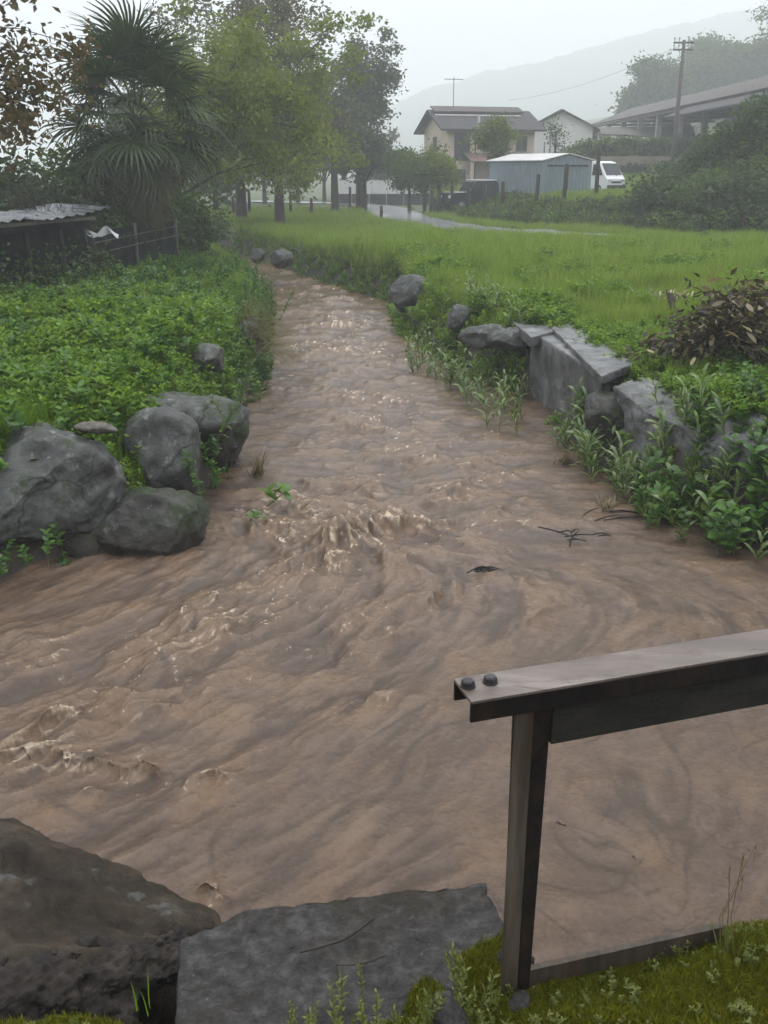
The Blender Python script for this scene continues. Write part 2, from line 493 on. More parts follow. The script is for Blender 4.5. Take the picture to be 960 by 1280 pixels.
# ------------------------------------------------------------------ the flood water
NR, NC = 1120, 760
dd = np.linspace(1.85 ** -.5, 44.0 ** -.5, NR) ** -2.0
tt = np.linspace(-.72, .72, NC)
D, T = np.meshgrid(dd, tt, indexing='ij')
WX, WY = D * T, D.copy()
# flow direction from a traced thread of fastest water
CL = [(230, 316), (285, 323), (325, 338), (400, 368), (425, 392), (425, 430), (440, 480), (475, 540), (490, 600), (455, 670), (360, 745), (230, 820), (80, 885), (-150, 950)]
CLW = smooth_path([Vector((onz(a, b_).x, onz(a, b_).y)) for a, b_ in CL], 4)
CLA = np.array([(p.x, p.y) for p in CLW])
TA = np.gradient(CLA, axis=0); TA /= np.linalg.norm(TA, axis=1, keepdims=True)
xs, ys = WX.ravel(), WY.ravel()
fx = np.zeros_like(xs); fy = np.zeros_like(xs); wsum = np.zeros_like(xs); cdist = np.full(xs.shape, 1e9)
for (cx_, cy_), (tx_, ty_) in zip(CLA, TA):
    d2 = (xs - cx_) ** 2 + (ys - cy_) ** 2
    wgt = 1 / (d2 + .15) ** 1.5
    fx += wgt * tx_; fy += wgt * ty_; wsum += wgt
    cdist = np.minimum(cdist, d2)
cdist = np.sqrt(cdist).reshape(WX.shape)
# slow eddy in the corner beside the viewer
ed = onz(800, 1075)
ex, ey = xs - ed.x, ys - ed.y
er = np.hypot(ex, ey) + 1e-6
ew = np.exp(-(er / .9) ** 2) * 1.3
fl = np.hypot(fx, fy) + 1e-9
fx, fy = fx / fl + ew * ey / er, fy / fl - ew * ex / er
# right-hand water drifts left along the bank
rg = sstep(.5, 2.5, xs) * sstep(8.5, 6.5, ys)
fx, fy = fx - rg * .6, fy + rg * .25
fl = np.hypot(fx, fy) + 1e-9
FX, FY = (fx / fl).reshape(WX.shape), (fy / fl).reshape(WX.shape)
wf = sstep(9.0, 6.2, WY + .5 * WX)                   # streaks along the current near by, crests across it upstream
EX, EY = FX * wf - FY * (1 - wf) * .8, FY * wf + FX * (1 - wf) * .8
def lic(freq, length, steps, seed, warp=.0):
    r = 0; ws = 0
    wx = wy = 0
    if warp:
        wx = warp * noise2(WX * freq * .5, WY * freq * .5, seed + 91); wy = warp * noise2(WX * freq * .5 + 7, WY * freq * .5, seed + 92)
    for k in range(steps):
        u = (k / max(1, steps - 1) - .5) * 2 if steps > 1 else 0
        g = math.exp(-u * u * 1.5)
        r = r + g * noise2((WX + wx + EX * u * length) * freq, (WY + wy + EY * u * length) * freq, seed); ws += g * g
    return r / math.sqrt(ws) / (1 if steps == 1 else 1.15)
L1 = lic(1.1, .5, 5, 11, .2)
L2 = lic(2.6, .22, 5, 23, .12)
L3 = lic(6.0, .10, 5, 37, .05)
L4 = lic(14., .05, 4, 51, .02)
L5 = lic(30., .025, 3, 67)
S1 = lic(7., .30, 9, 81, .05)
S2 = lic(17., .14, 7, 83, .02)
S3 = lic(38., .06, 5, 87)
N1 = fbm2(WX * 3.2 + .25 * L2, WY * 3.2, 3, 131)
N2 = fbm2(WX * 11 + .3 * N1, WY * 11, 3, 133)
N3 = fbm2(WX * 34, WY * 34, 2, 137)
calm = sstep(-.1, .9, WX) * sstep(6.8, 5.2, WY)
C1 = noise2(WX * 2.6 + .5 * N1, WY * 2.6 + .4 * L2, 141)
lines = np.exp(-(C1 / .035) ** 2) * sstep(.0, .5, noise2(WX * 1.6, WY * 1.6, 143) + .2)
turb = .30 + .75 * np.exp(-(cdist / (1.0 + .02 * D)) ** 2)
# calm patch in front of the viewer, on the right
turb *= 1 - .55 * sstep(.0, .9, WX) * sstep(6.8, 5.2, WY)
turb *= 1 + .35 * sstep(.1, .6, L1)
FEAT = [  # px, py, crest half length (px), height (m), crest tilt in the picture (deg), thickness (m), foam
    (468, 668, 62, .20, 12, .20, .75), (415, 690, 40, .12, 30, .18, .5), (500, 655, 30, .14, 5, .15, .7), (345, 660, 55, .09, -6, .18, .95), (390, 640, 40, .08, -20, .15, .9),
    (320, 640, 30, .07, 0, .12, 1.1), (350, 625, 40, .06, 10, .12, 1.1), (400, 408, 60, .16, 0, .35, .9), (440, 440, 55, .10, 0, .5, 1.2), (400, 428, 45, .08, 5, .4, .8), (412, 488, 42, .16, -5, .3, .7), (470, 505, 40, .09, 5, .3, .4),
    (525, 578, 35, .10, 8, .2, .8), (600, 580, 38, .10, 14, .2, .6), (610, 600, 45, .08, 16, .16, .7), (560, 620, 60, .08, 14, .16, .6), (655, 630, 50, .05, 16, .12, .5), (600, 545, 40, .07, 8, .2, .5), (560, 655, 50, .07, 14, .14, .4), (430, 600, 50, .07, 0, .2, .3),
    (680, 770, 55, .05, 18, .07, .25), (665, 725, 40, .035, 16, .06, .2), (485, 877, 45, .055, -3, .08, .55), (455, 880, 30, .04, 6, .07, .4), (60, 912, 42, .09, 22, .10, .8), (20, 950, 60, .085, 6, .10, .95), (110, 955, 50, .075, -4, .08, .85), (185, 962, 36, .085, -10, .07, .9), (265, 980, 34, .065, -8, .07, .8), (115, 990, 20, .04, 0, .06, .8),
    (262, 1112, 20, .075, -5, .05, .9), (150, 860, 90, .04, 14, .12, .3), (300, 850, 110, .045, 8, .12, .25), (420, 780, 80, .05, 20, .12, .25), (480, 800, 60, .05, 18, .10, .3), (360, 930, 90, .03, 14, .08, .15), (300, 1050, 40, .025, -25, .05, .1), (800, 1088, 40, .022, 24, .08, .1), (770, 1075, 36, .018, 45, .08, .1), (520, 760, 90, .05, 24, .1, .2),
    (600, 700, 60, .04, 24, .09, .2), (560, 740, 60, .045, 26, .09, .2), (250, 760, 70, .04, 16, .1, .25), (330, 720, 60, .055, 24, .12, .4), (640, 655, 50, .04, 14, .1, .45)]
hf = np.zeros_like(WX); ff = np.zeros_like(WX)
for (px, py, hl, A, tilt, th, fo) in FEAT:
    c0 = onz(px, py); A *= min(1, max(.5, 8 / c0.y)); th *= min(1, max(.6, 8 / c0.y))
    e1 = onz(px + hl * math.cos(R(tilt)), py - hl * math.sin(R(tilt)))
    ax = Vector((e1.x - c0.x, e1.y - c0.y)); la = ax.length; ax.normalize()
    nx_, ny_ = -ax.y, ax.x
    u = (WX - c0.x) * ax.x + (WY - c0.y) * ax.y
    v = (WX - c0.x) * nx_ + (WY - c0.y) * ny_ + .5 * th * N1 + .12 * th * N2 + .15 * (u / la) ** 2 * la
    g = np.exp(-(u / la) ** 2) * (np.exp(-np.where(v > 0, (v / (th * 1.5)) ** 2, (v / (th * .65)) ** 2)))
    ub = np.exp(-(u / la) ** 2) * np.exp(-((v + th * .3) / (th * 1.4)) ** 2)
    hf += A * .72 * g * (1 + .15 * N2)
    ff += fo * ub
ridge2 = np.exp(-(L2 / .30) ** 2)
ridge3 = np.exp(-(L3 / .30) ** 2)
hh = turb * (.050 * L1 + .032 * L2 + .017 * L3 + .014 * ridge2 + .007 * ridge3 + .0065 * L4 + .008 * S1 + .005 * S2) + .0016 * L5 + .0015 * S2 + .0009 * S3 + hf
hh += (1 - .62 * wf) * (.4 + turb) * (.014 * N1 + .0068 * N2 * (.5 + .8 * sstep(-.2, .6, N1)) + .0030 * N3) + wf * .02 * L1 + wf * .0012 * N3 + wf * turb * (.014 * S1 + .006 * S2) - .001 * lines * calm
hh += ff * (.010 * L3 + .008 * L4 + .006 * N2 + .004 * N3)
# standing ripples across the current
ph = (WX * FX + WY * FY) * 7.0 + 2.2 * L1
hh += .02 * turb * np.sin(ph) * sstep(-.2, .5, L1)
# the stream drops from the far end
slope = .0
dh_t = np.gradient(hh, tt, axis=1); dh_d = np.gradient(hh, dd, axis=0)
hx, hy = dh_t / D, dh_d - T / D * dh_t
lam = .012
PX, PY = WX + lam * np.clip(hx, -1.2, 1.2), WY + lam * np.clip(hy, -1.2, 1.2)
foam = np.clip(ff * (.35 + .75 * sstep(-.25, .55, L3 + .6 * L4)) - .12, 0, 1.2) + turb * .55 * sstep(.7, 1.05, ridge2 + .5 * L4) * sstep(.0, .6, L1 + .3) * sstep(.3, .9, turb)
C2 = noise2(WX * 4.5 + .6 * N1, WY * 4.5 + .35 * N2, 151)
C3 = noise2(WX * 10 + .6 * N1, WY * 10 + .5 * N2, 153)
fleck = np.exp(-(C2 / .05) ** 2) * sstep(.0, .5, N1 + .4 * N2) + .8 * np.exp(-(C3 / .07) ** 2) * sstep(.1, .5, N2 + .3 * L2)
patch = np.clip(turb - .35, 0, 1) * sstep(-.1, .5, noise2(WX * .7, WY * .7, 157) + .25) + 1.2 * np.clip(ff, 0, 1)
foam = .62 * foam + 1.25 * fleck * patch * (1 + .5 * sstep(9, 14, WY))
foam = foam * (.25 + .85 * sstep(-.35, .55, S2 + .6 * S3))
DL = lic(2.4, .35, 7, 171, .25)
DM_ = lic(5.0, .2, 7, 173, .12)
dline = np.exp(-(DL / .07) ** 2) * sstep(.0, .5, noise2(WX * .9, WY * .9, 175) + .3 * N1 + .15) + .7 * np.exp(-(DM_ / .09) ** 2) * sstep(.1, .6, noise2(WX * 1.7, WY * 1.7, 177) + .3 * N1)
hh_line = dline
streak = np.clip(-.30 * dline * (.5 + .5 * sstep(-.5, .5, N2)) + .5 + (1 - .6 * calm) * ((.15 + .13 * wf) * S1 + (.13 + .1 * wf) * S2 + .08 * S3 + .12 * L2) + .10 * N2 * (1 - .4 * wf) + .07 * N3 - .16 * lines * calm, 0, 1)
churn = np.clip(.25 + .55 * turb * (.5 + .5 * L1) + .5 * ff + 1.8 * hf + .4 * L2 + .25 * N1, 0, 1)
wd = rdist(WX, WY)
keep = wd < .55
kf = keep[:-1, :-1] | keep[1:, :-1] | keep[:-1, 1:] | keep[1:, 1:]
wi = np.arange(NR * NC).reshape(NR, NC)
WF = np.stack([wi[:-1, :-1], wi[:-1, 1:], wi[1:, 1:], wi[1:, :-1]], -1)[kf]
used = np.zeros(NR * NC, bool); used[WF.ravel()] = True
remap = np.cumsum(used) - 1
WV = np.stack([PX, PY, hh], -1).reshape(-1, 3)[used]
wme = mesh_np('river_water', WV, remap[WF], True)
for nm, arr in (('foam', foam), ('churn', churn), ('streak', streak)):
    a_ = wme.attributes.new(nm, 'FLOAT', 'POINT'); a_.data.foreach_set('value', arr.ravel()[used].astype(np.float32))
m, t, N, L = newmat('muddy_flood_water')
tc = N('ShaderNodeTexCoord').outputs['Object']
af = N('ShaderNodeAttribute'); af.attribute_name = 'foam'
ac = N('ShaderNodeAttribute'); ac.attribute_name = 'churn'
mud = mixc(t, ramp(t, ac.outputs['Fac'], [(.15, 0.0), (.85, 1.0)]), (.110, .071, .051), (.175, .104, .054))
mud = mixc(t, ramp(t, tnoise(t, tc, 5, 6, .65, 1.2), [(.35, 0.0), (.75, .6)]), mud, (.080, .048, .029))
mud = mixc(t, ramp(t, tnoise(t, tc, 14, 7, .7, 2.0), [(.45, 0.0), (.72, .7)]), mud, (.070, .042, .025))
mud = mixc(t, ramp(t, tnoise(t, tc, 3.1, 4, .6, 1.5), [(.45, 0.0), (.8, .7)]), mud, (.150, .104, .076))
ast = N('ShaderNodeAttribute'); ast.attribute_name = 'streak'
mud = mixc(t, ramp(t, ast.outputs['Fac'], [(.26, .85), (.54, 0.0)]), mud, (.055, .034, .021))
mud = mixc(t, ramp(t, ast.outputs['Fac'], [(.55, 0.0), (.9, .5)]), mud, (.21, .145, .10))
nf = tnoise(t, tc, 60, 6, .75, .6)
fo = tmath(t, 'MULTIPLY', af.outputs['Fac'], tmath(t, 'ADD', nf, .35), True)
fo = ramp(t, fo, [(.12, 0.0), (.95, .9)])
col = mixc(t, fo, mud, (.54, .43, .31))
p = N('ShaderNodeBsdfPrincipled'); L(col, p.inputs['Base Color'])
L(ramp(t, fo, [(0.0, .06), (.6, .55)]), p.inputs['Roughness'])
p.inputs['IOR'].default_value = 1.33
p.inputs['Specular IOR Level'].default_value = .78
b = N('ShaderNodeBump'); b.inputs['Strength'].default_value = .7; b.inputs['Distance'].default_value = .015
L(tmath(t, 'ADD', tnoise(t, tc, 30, 7, .72, 1.0), tmath(t, 'MULTIPLY', tnoise(t, tc, 85, 5, .7, .8), .5)), b.inputs['Height']); L(b.outputs[0], p.inputs['Normal'])
o = N('ShaderNodeOutputMaterial'); L(p.outputs[0], o.inputs[0])
M['water'] = m
tag(link('river_water', wme, m), kind='structure')

# ------------------------------------------------------------------ mountain lost in the rain
ridge = [(-400, 215), (-100, 205), (150, 195), (330, 175), (470, 142), (530, 112), (600, 92), (680, 76), (760, 52), (850, 30), (960, 6), (1100, -30), (1350, -70), (1700, -90)]
DM = 900.0
rows = 36
rx = []
for a, b_ in ridge: q = at(a, b_, DM); rx.append((q.x, q.z))
rx = np.array(rx)
mx = np.linspace(rx[0, 0], min(rx[-1, 0], 455), 320)
mz = np.interp(mx, rx[:, 0], rx[:, 1])
V = []
for k in range(rows):
    u = k / (rows - 1)
    y_ = 420 + (DM - 420) * u
    zb = H(mx, np.full_like(mx, y_)) if False else np.full_like(mx, 1.0)
    z_ = -1 + (mz + 1) * (u ** 1.25)
    n_ = 1.6 * fbm2(mx * .04, np.full_like(mx, y_ * .04), 4, 71) + .9 * noise2(mx * .3, np.full_like(mx, y_ * .3), 75)
    V.append(np.stack([mx, np.full_like(mx, y_), z_ + n_ * (.3 + u)], -1))
for k in range(6):
    u = 1 - k / 5
    V.append(np.stack([mx, np.full_like(mx, DM + 4 + k * 20), -1 + (mz + 1) * u * .98], -1))
V = np.array(V)
ri = np.arange(V.shape[0] * V.shape[1]).reshape(V.shape[:2])
MF = np.stack([ri[:-1, :-1], ri[:-1, 1:], ri[1:, 1:], ri[1:, :-1]], -1).reshape(-1, 4)
M['forest'] = surf('distant_woodland', [(.02, .035, .015), (.045, .07, .03), (.07, .1, .04)], .12, .9, 0)
tag(link('hill', mesh_np('hill', V.reshape(-1, 3), MF, True), M['forest']), kind='structure')

# the rain-filled air
mb = MB(); mb.box((0, 485, 91), (940, 1090, 188))
m, t, N, L = newmat('rain_haze')
pv = N('ShaderNodeVolumePrincipled')
pv.inputs['Color'].default_value = (.975, .985, 1.0, 1)
pv.inputs['Density'].default_value = .0023
pv.inputs['Anisotropy'].default_value = .0
o = N('ShaderNodeOutputMaterial'); L(pv.outputs[0], o.inputs['Volume'])
M['haze'] = m
HZ = mb.build('haze', m)
tag(HZ, kind='stuff', label='pale rain haze filling the valley air', cat='haze')
# ------------------------------------------------------------------ rocks
def displace(me, amp, scale, seed, octv=4, ridged=.3):
    n = len(me.vertices)
    co = np.empty(n * 3, np.float32); me.vertices.foreach_get('co', co)
    no = np.empty(n * 3, np.float32); me.vertices.foreach_get('normal', no)
    co = co.reshape(-1, 3); no = no.reshape(-1, 3)
    ed = np.empty(len(me.edges) * 2, np.int32); me.edges.foreach_get('vertices', ed); ed = ed.reshape(-1, 2)
    for _ in range(3):                     # even out the normals so that slivers do not spike
        s = no * .5
        for k in range(3):
            s[:, k] += np.bincount(ed[:, 0], no[ed[:, 1], k], n) + np.bincount(ed[:, 1], no[ed[:, 0], k], n)
        no = s / (np.linalg.norm(s, axis=1, keepdims=True) + 1e-9)
    f = fbm3(co * scale, octv, seed) - ridged * np.abs(fbm3(co * scale * 1.7 + 5, 3, seed + 3))
    co = co + no * (f * amp)[:, None]
    me.vertices.foreach_set('co', co.astype(np.float32).ravel()); me.update()
def boulder(name, label, cat, c, radii, rot, seed, mat, sub=5, cuts=7, amp=.05, group=None, parent=None, lo=.62):
    rnd = random.Random(seed)
    bm = bmesh.new()
    bmesh.ops.create_icosphere(bm, subdivisions=sub, radius=1.0)
    V = np.array([v.co[:] for v in bm.verts])
    for k in range(cuts):
        n = np.array([rnd.gauss(0, 1), rnd.gauss(0, 1), rnd.gauss(0, .8)]); n /= np.linalg.norm(n)
        d = rnd.uniform(lo, .92)
        s = V @ n - d
        V = V - np.where(s > 0, s * .92, 0)[:, None] * n
    V = V * np.array(radii)
    for v, p in zip(bm.verts, V): v.co = p
    bmesh.ops.smooth_vert(bm, verts=bm.verts, factor=.5, use_axis_x=True, use_axis_y=True, use_axis_z=True)
    me = bpy.data.meshes.new(name); bm.to_mesh(me); bm.free()
    me.polygons.foreach_set('use_smooth', [True] * len(me.polygons)); me.update()
    s = 1.0 / max(radii)
    displace(me, amp * max(radii), 2.2 * s, seed, 3)
    displace(me, amp * .5 * max(radii), 7 * s, seed + 5, 5)
    o = link(name, me, mat, parent)
    o.location = c; o.rotation_euler = rot
    if label: tag(o, label, cat, group)
    return o
def hull_rock(name, pts, mat, seed, amp=.02, scale=3.0, edge=.05, smooth=2, parent=None, fine=.006):
    bm = bmesh.new()
    for p in pts: bm.verts.new(p)
    bmesh.ops.convex_hull(bm, input=bm.verts)
    for v in [v for v in bm.verts if not v.link_faces]: bm.verts.remove(v)
    for _ in range(7):
        le = [e for e in bm.edges if e.calc_length() > edge]
        if not le: break
        bmesh.ops.subdivide_edges(bm, edges=le, cuts=1)
        bmesh.ops.triangulate(bm, faces=bm.faces)
    for _ in range(smooth):
        bmesh.ops.smooth_vert(bm, verts=bm.verts, factor=.5, use_axis_x=True, use_axis_y=True, use_axis_z=True)
    bmesh.ops.remove_doubles(bm, verts=bm.verts, dist=edge * .12)
    bmesh.ops.recalc_face_normals(bm, faces=bm.faces)
    me = bpy.data.meshes.new(name); bm.to_mesh(me); bm.free()
    me.polygons.foreach_set('use_smooth', [True] * len(me.polygons)); me.update()
    displace(me, amp, scale, seed, 3)
    displace(me, fine, scale * 7, seed + 9, 4)
    return link(name, me, mat, parent)
def prism_pts(top, bottom_z, spread=1.0, c=None):
    top = [Vector(p) for p in top]
    c = c or sum(top, Vector()) / len(top)
    return top + [Vector((c.x + (p.x - c.x) * spread, c.y + (p.y - c.y) * spread, bottom_z)) for p in top]

# left bank boulders
p = onz(38, 690, .12)
boulder('boulder', 'huge grey rounded boulder at the water edge, largest on the left bank', 'boulder', (p.x - .22, p.y + .34, .42), (1.0, .78, .66), (.1, -.12, .35), 4, M['rock'], 6, 12, .06, lo=.55)
p = onz(195, 650, .25)
boulder('boulder', 'low mossy boulder lapped by the brown water below the huge boulder', 'boulder', (p.x - .05, p.y + .12, .13), (.60, .46, .40), (0, .15, .55), 11, M['rock_moss'], 6, 7, .05)
p = onz(196, 552, .75)
boulder('boulder', 'pale pointed boulder wedged behind the huge boulder', 'boulder', (p.x, p.y + .15, .55), (.46, .46, .50), (0, .1, .3), 23, M['rock'], 5, 8, .05)
p = onz(236, 500, .95)
boulder('boulder', 'flat wet slab of rock on top of the left bank under the herbs', 'boulder', (p.x - .05, p.y + .1, .78), (.66, .55, .24), (0, .08, .4), 31, M['rock'], 5, 9, .05)
p = onz(283, 440, .98)
boulder('boulder', 'small flat grey rock at the bank edge beside hanging straw', 'boulder', (p.x - .3, p.y + .1, .86), (.32, .42, .22), (0, .1, .2), 37, M['rock'], 5, 8, .05)
p = onz(285, 540, .45)
boulder('boulder', 'dark rock in the left bank half hidden by hanging weeds', 'boulder', (p.x - .2, p.y + .25, .3), (.42, .5, .48), (0, 0, .2), 41, M['rock_moss'], 5, 8, .06)
p = onz(318, 430, .5)
boulder('boulder', 'narrow upright rock behind the hanging straw at the water', 'boulder', (p.x - .1, p.y + .2, .4), (.3, .7, .5), (0, .1, .1), 43, M['rock_moss'], 5, 8, .06)
p = onz(115, 700, .0)
boulder('boulder', 'small dark stone under the huge boulder at the waterline', 'boulder', (p.x - .1, p.y + .22, .03), (.28, .25, .2), (0, 0, .5), 47, M['rock_moss'], 5, 7, .06)
p = onz(110, 538, 1.05)
boulder('flat_stone', 'thin tan flat stone lying in the grass behind the huge boulder', 'stone', (p.x + .05, p.y + .1, 1.05), (.2, .12, .05), (0, .1, .2), 53, M['wood'], 4, 6, .04)

# right bank: upright concrete block with tilted cap slabs, then boulders
TL, TR_ = onz(664, 414, .95), onz(752, 470, .93)
BL, BR = onz(660, 500, .0), onz(748, 548, .0)
w_ = hull_rock('retaining_block', prism_pts([TL, TR_, TR_ + Vector((.5, .55, 0)), TL + Vector((.75, .5, 0))], -.4, 1.02), M['concrete'], 61, .018, 2.5, .07, 1)
tag(w_, 'upright wet concrete block facing the stream under the cap slabs', 'wall block')
def cap(px, tilt, seed, label, th=.09, z=.97):
    P = [onz(a, b, z) for a, b in px]
    c = sum(P, Vector()) / 4
    top = [p + Vector((0, 0, tilt[0] * (p.x - c.x) + tilt[1] * (p.y - c.y))) for p in P]
    o = hull_rock('cap_slab', top + [q - Vector((0, 0, th)) for q in top], M['concrete'], seed, .012, 3, .06, 1, fine=.006)
    tag(o, label, 'slab')
cap([(686, 406), (716, 404), (800, 452), (752, 470)], (.02, .0), 71, 'long tilted concrete slab capping the block, broken along its length', .10, 1.02)
cap([(716, 404), (760, 418), (812, 452), (800, 453)], (.0, .0), 73, 'narrow wet concrete slab lying behind the long cap slab', .07, 1.0)
cap([(640, 400), (690, 398), (712, 410), (664, 420)], (.05, .0), 75, 'grey slab end beside the weeds, where the wall begins', .16, .99)
for i, (px, py, rr, rz, sd, lb) in enumerate([
    (606, 407, (.42, .3, .2), .3, 81, 'flat grey bank rock between the weeds and the slab end'),
    (573, 386, (.26, .22, .24), .1, 83, 'small dark round stone on the right bank edge above the weeds'),
    (640, 410, (.4, .3, .2), .5, 85, 'pale low rock just before the concrete slabs'),
    (514, 357, (.46, .4, .42), .2, 87, 'rounded mossy boulder standing in grass at the stream bend'),
    (352, 316, (.36, .34, .3), .2, 91, 'far grey boulder on the stream bank below the orchard tree'),
    (322, 313, (.25, .3, .24), .4, 93, 'small far stone beside the grey boulder below the orchard tree')]):
    q = onz(px, py, .95)
    boulder('boulder', lb, 'boulder', (q.x, q.y, .78), rr, (0, 0, rz), sd, M['rock'], 5, 8, .05)
M['pale_rock'] = surf('pale_wet_rock', [(.04, .04, .038), (.12, .12, .116), (.25, .247, .24)], 3.0, .5, .8, 26, detail=12, cracks=1.4, moss=((.03, .04, .010), 2.6, .66, .05), wet=(.25, .6))
top = [onz(768, 482, .93), onz(800, 468, .97), onz(880, 490, .97), onz(965, 528, .95), onz(1010, 560, .88), onz(955, 560, .82), onz(880, 543, .80), onz(808, 515, .84)]
o = hull_rock('boulder', prism_pts(top, .30, .92), M['pale_rock'], 97, .075, 1.9, .05, 2, None, .02)
tag(o, 'long low pale slab of rock on the right bank below the dead leaves', 'boulder')
q = onz(775, 492, .85)
boulder('boulder', 'broken brownish rock between the cap slabs and the long pale rock', 'boulder', (q.x + .05, q.y + .2, .52), (.45, .36, .34), (.1, .1, -.6), 99, M['rock_moss'], 5, 9, .05)
q = onz(940, 580, .6)
boulder('boulder', 'flat grey rock low on the right bank behind the nettles', 'boulder', (q.x + .1, q.y + .3, .35), (.5, .45, .36), (.1, .1, -.5), 101, M['rock'], 5, 8, .05)

# foreground: sloping smooth rock with a broken edge, then the rough grey block
top = [onz(-170, 960, 1.22), onz(0, 1002, 1.10), onz(100, 1052, .98), onz(180, 1082, .90), onz(262, 1140, .80), onz(275, 1160, .95), onz(190, 1172, 1.10), onz(100, 1185, 1.16), onz(0, 1235, 1.22), onz(-170, 1300, 1.28)]
fr = empty('smooth_rock', (0, 0, 0))
tag(fr, 'big smooth wet rock sloping into the water beside the rough grey block', 'rock')
hull_rock('rock_face', prism_pts(top, -.4, 1.0), M['rock_fore'], 111, .045, 3.6, .03, 2, fr, .010)
for k, (a, b, z, r3, sd) in enumerate([(150, 1190, 1.12, (.15, .09, .09), 3), (85, 1205, 1.16, (.15, .1, .1), 5), (20, 1240, 1.2, (.16, .1, .11), 7), (205, 1180, 1.08, (.11, .08, .08), 9), (-50, 1262, 1.22, (.16, .1, .1), 13), (120, 1232, 1.12, (.16, .1, .1), 17), (45, 1265, 1.15, (.16, .1, .1), 19)]):
    q = onz(a, b, z)
    boulder('broken_edge', None, None, (q.x, q.y, z - .05), (r3[0] * 1.35, r3[1] * 1.2, r3[2] * .9), (.3, 0, .4 + k * .25), 200 + sd, M['rock_broken'], 6, 14, .12, parent=fr, lo=.5)
top = [onz(222, 1168, 1.27), onz(300, 1140, 1.27), onz(420, 1122, 1.28), onz(610, 1100, 1.30), onz(632, 1150, 1.30), onz(634, 1220, 1.31), onz(600, 1360, 1.31), onz(222, 1360, 1.27)]
o = hull_rock('stone_block', prism_pts(top, -.3, 1.02), M['slabrock'], 121, .012, 6, .03, 1, None, .006)
tag(o, 'rough grey stone block with twigs lying on it beside the steel post', 'stone')
for (a, b, z, r3, sd, lb) in [(648, 1252, 1.395, (.036, .024, .014), 1, 'fist sized pale stone in the moss right below the post foot'), (560, 1268, 1.41, (.06, .045, .03), 2, 'pale flat stone half buried in moss below the seedy weeds')]:
    q = onz(a, b, z)
    boulder('pebble', lb, 'stone', (q.x, q.y, z), r3, (0, 0, sd), 300 + sd, M['slabrock'], 4, 8, .06)

# ------------------------------------------------------------------ the steel handrail at the viewer's corner
rt = 2.20                                       # top of the rail
A0, A1 = onz(567, 848, rt), onz(582, 879, rt)   # left end, far and near corner
B0, B1 = onz(960, 785, rt), onz(960, 816, rt)
dirv = ((B0 - A0).normalized() + (B1 - A1).normalized()).normalized()
wid = .098
nrm = Vector((dirv.y, -dirv.x, 0))              # towards the viewer
if nrm.y > 0: nrm = -nrm
Lr = 2.6
rail = empty('handrail', (A0.x, A0.y, 0))
tag(rail, 'dark steel handrail with a channel cap, one post and two bolts', 'railing')
def loc(u, v, z): return Vector((dirv.x * u + nrm.x * v, dirv.y * u + nrm.y * v, z))
def beam(mb, u0, u1, v0, v1, z0, z1):
    vs = [loc(u, v, z) for z in (z0, z1) for v in (v0, v1) for u in (u0, u1)]
    mb.add(vs, [(0, 2, 3, 1), (4, 5, 7, 6), (0, 1, 5, 4), (2, 6, 7, 3), (0, 4, 6, 2), (1, 3, 7, 5)])
mb = MB(); beam(mb, 0, Lr, 0, wid, rt - .007, rt); mb.build('cap_plate', M['steel'], rail, bevel=.0015)
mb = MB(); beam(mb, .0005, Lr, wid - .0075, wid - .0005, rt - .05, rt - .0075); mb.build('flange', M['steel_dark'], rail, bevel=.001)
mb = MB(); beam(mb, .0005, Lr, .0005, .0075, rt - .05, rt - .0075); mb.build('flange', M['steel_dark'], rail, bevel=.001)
mb = MB(); beam(mb, .192, Lr, wid - .045, wid - .010, rt - .145, rt - .0085); mb.build('plank', M['wood_dark'], rail, bevel=.003)
# post of two angles, leaning a trifle
pu = .105
for (u0, u1, v0, v1, nm) in ((pu + .016, pu + .042, .024, .030, 0), (pu + .036, pu + .084, .0285, .074, 1)):
    mb = MB()
    vs = []
    for z, sh in ((1.30, .006), (rt - .0085, 0)):
        for v in (v0, v1):
            for u in (u0 + sh * 2, u1 - sh * (1.6 if nm else 0)):
                vs.append(loc(u, v + wid * .12, z))
    mb.add(vs, [(0, 2, 3, 1), (4, 5, 7, 6), (0, 1, 5, 4), (2, 6, 7, 3), (0, 4, 6, 2), (1, 3, 7, 5)])
    mb.build('post', M['steel_dark'] if nm else M['post'], rail, bevel=.0015)
mb = MB(); beam(mb, pu + .0, pu + .042, .082, .0875, 1.30, rt - .0085); mb.build('post', M['post'], rail, bevel=.001)
q = onz(643, 1192, 1.42); o_ = rail.location
boulder('post_foot', None, None, (q.x - o_.x, q.y - o_.y, 1.40), (.05, .04, .02), (0, 0, 0), 401, M['rock_broken'], 4, 8, .08, parent=rail)
for (px, py) in ((585, 853), (613, 848)):
    c = onz(px, py, rt + .009) - o_
    mb = MB()
    mb.tube([(c.x, c.y, rt + .0002), (c.x, c.y, rt + .003)], .0165, 20)
    mb.build('washer', M['bolt'], rail)
    mb = MB()
    mb.tube([(c.x, c.y, rt + .0032), (c.x, c.y, rt + .0125), (c.x, c.y, rt + .0155)], [.0145, .0145, .0115], 6)
    mb.build('bolt', M['bolt'], rail, bevel=.001)

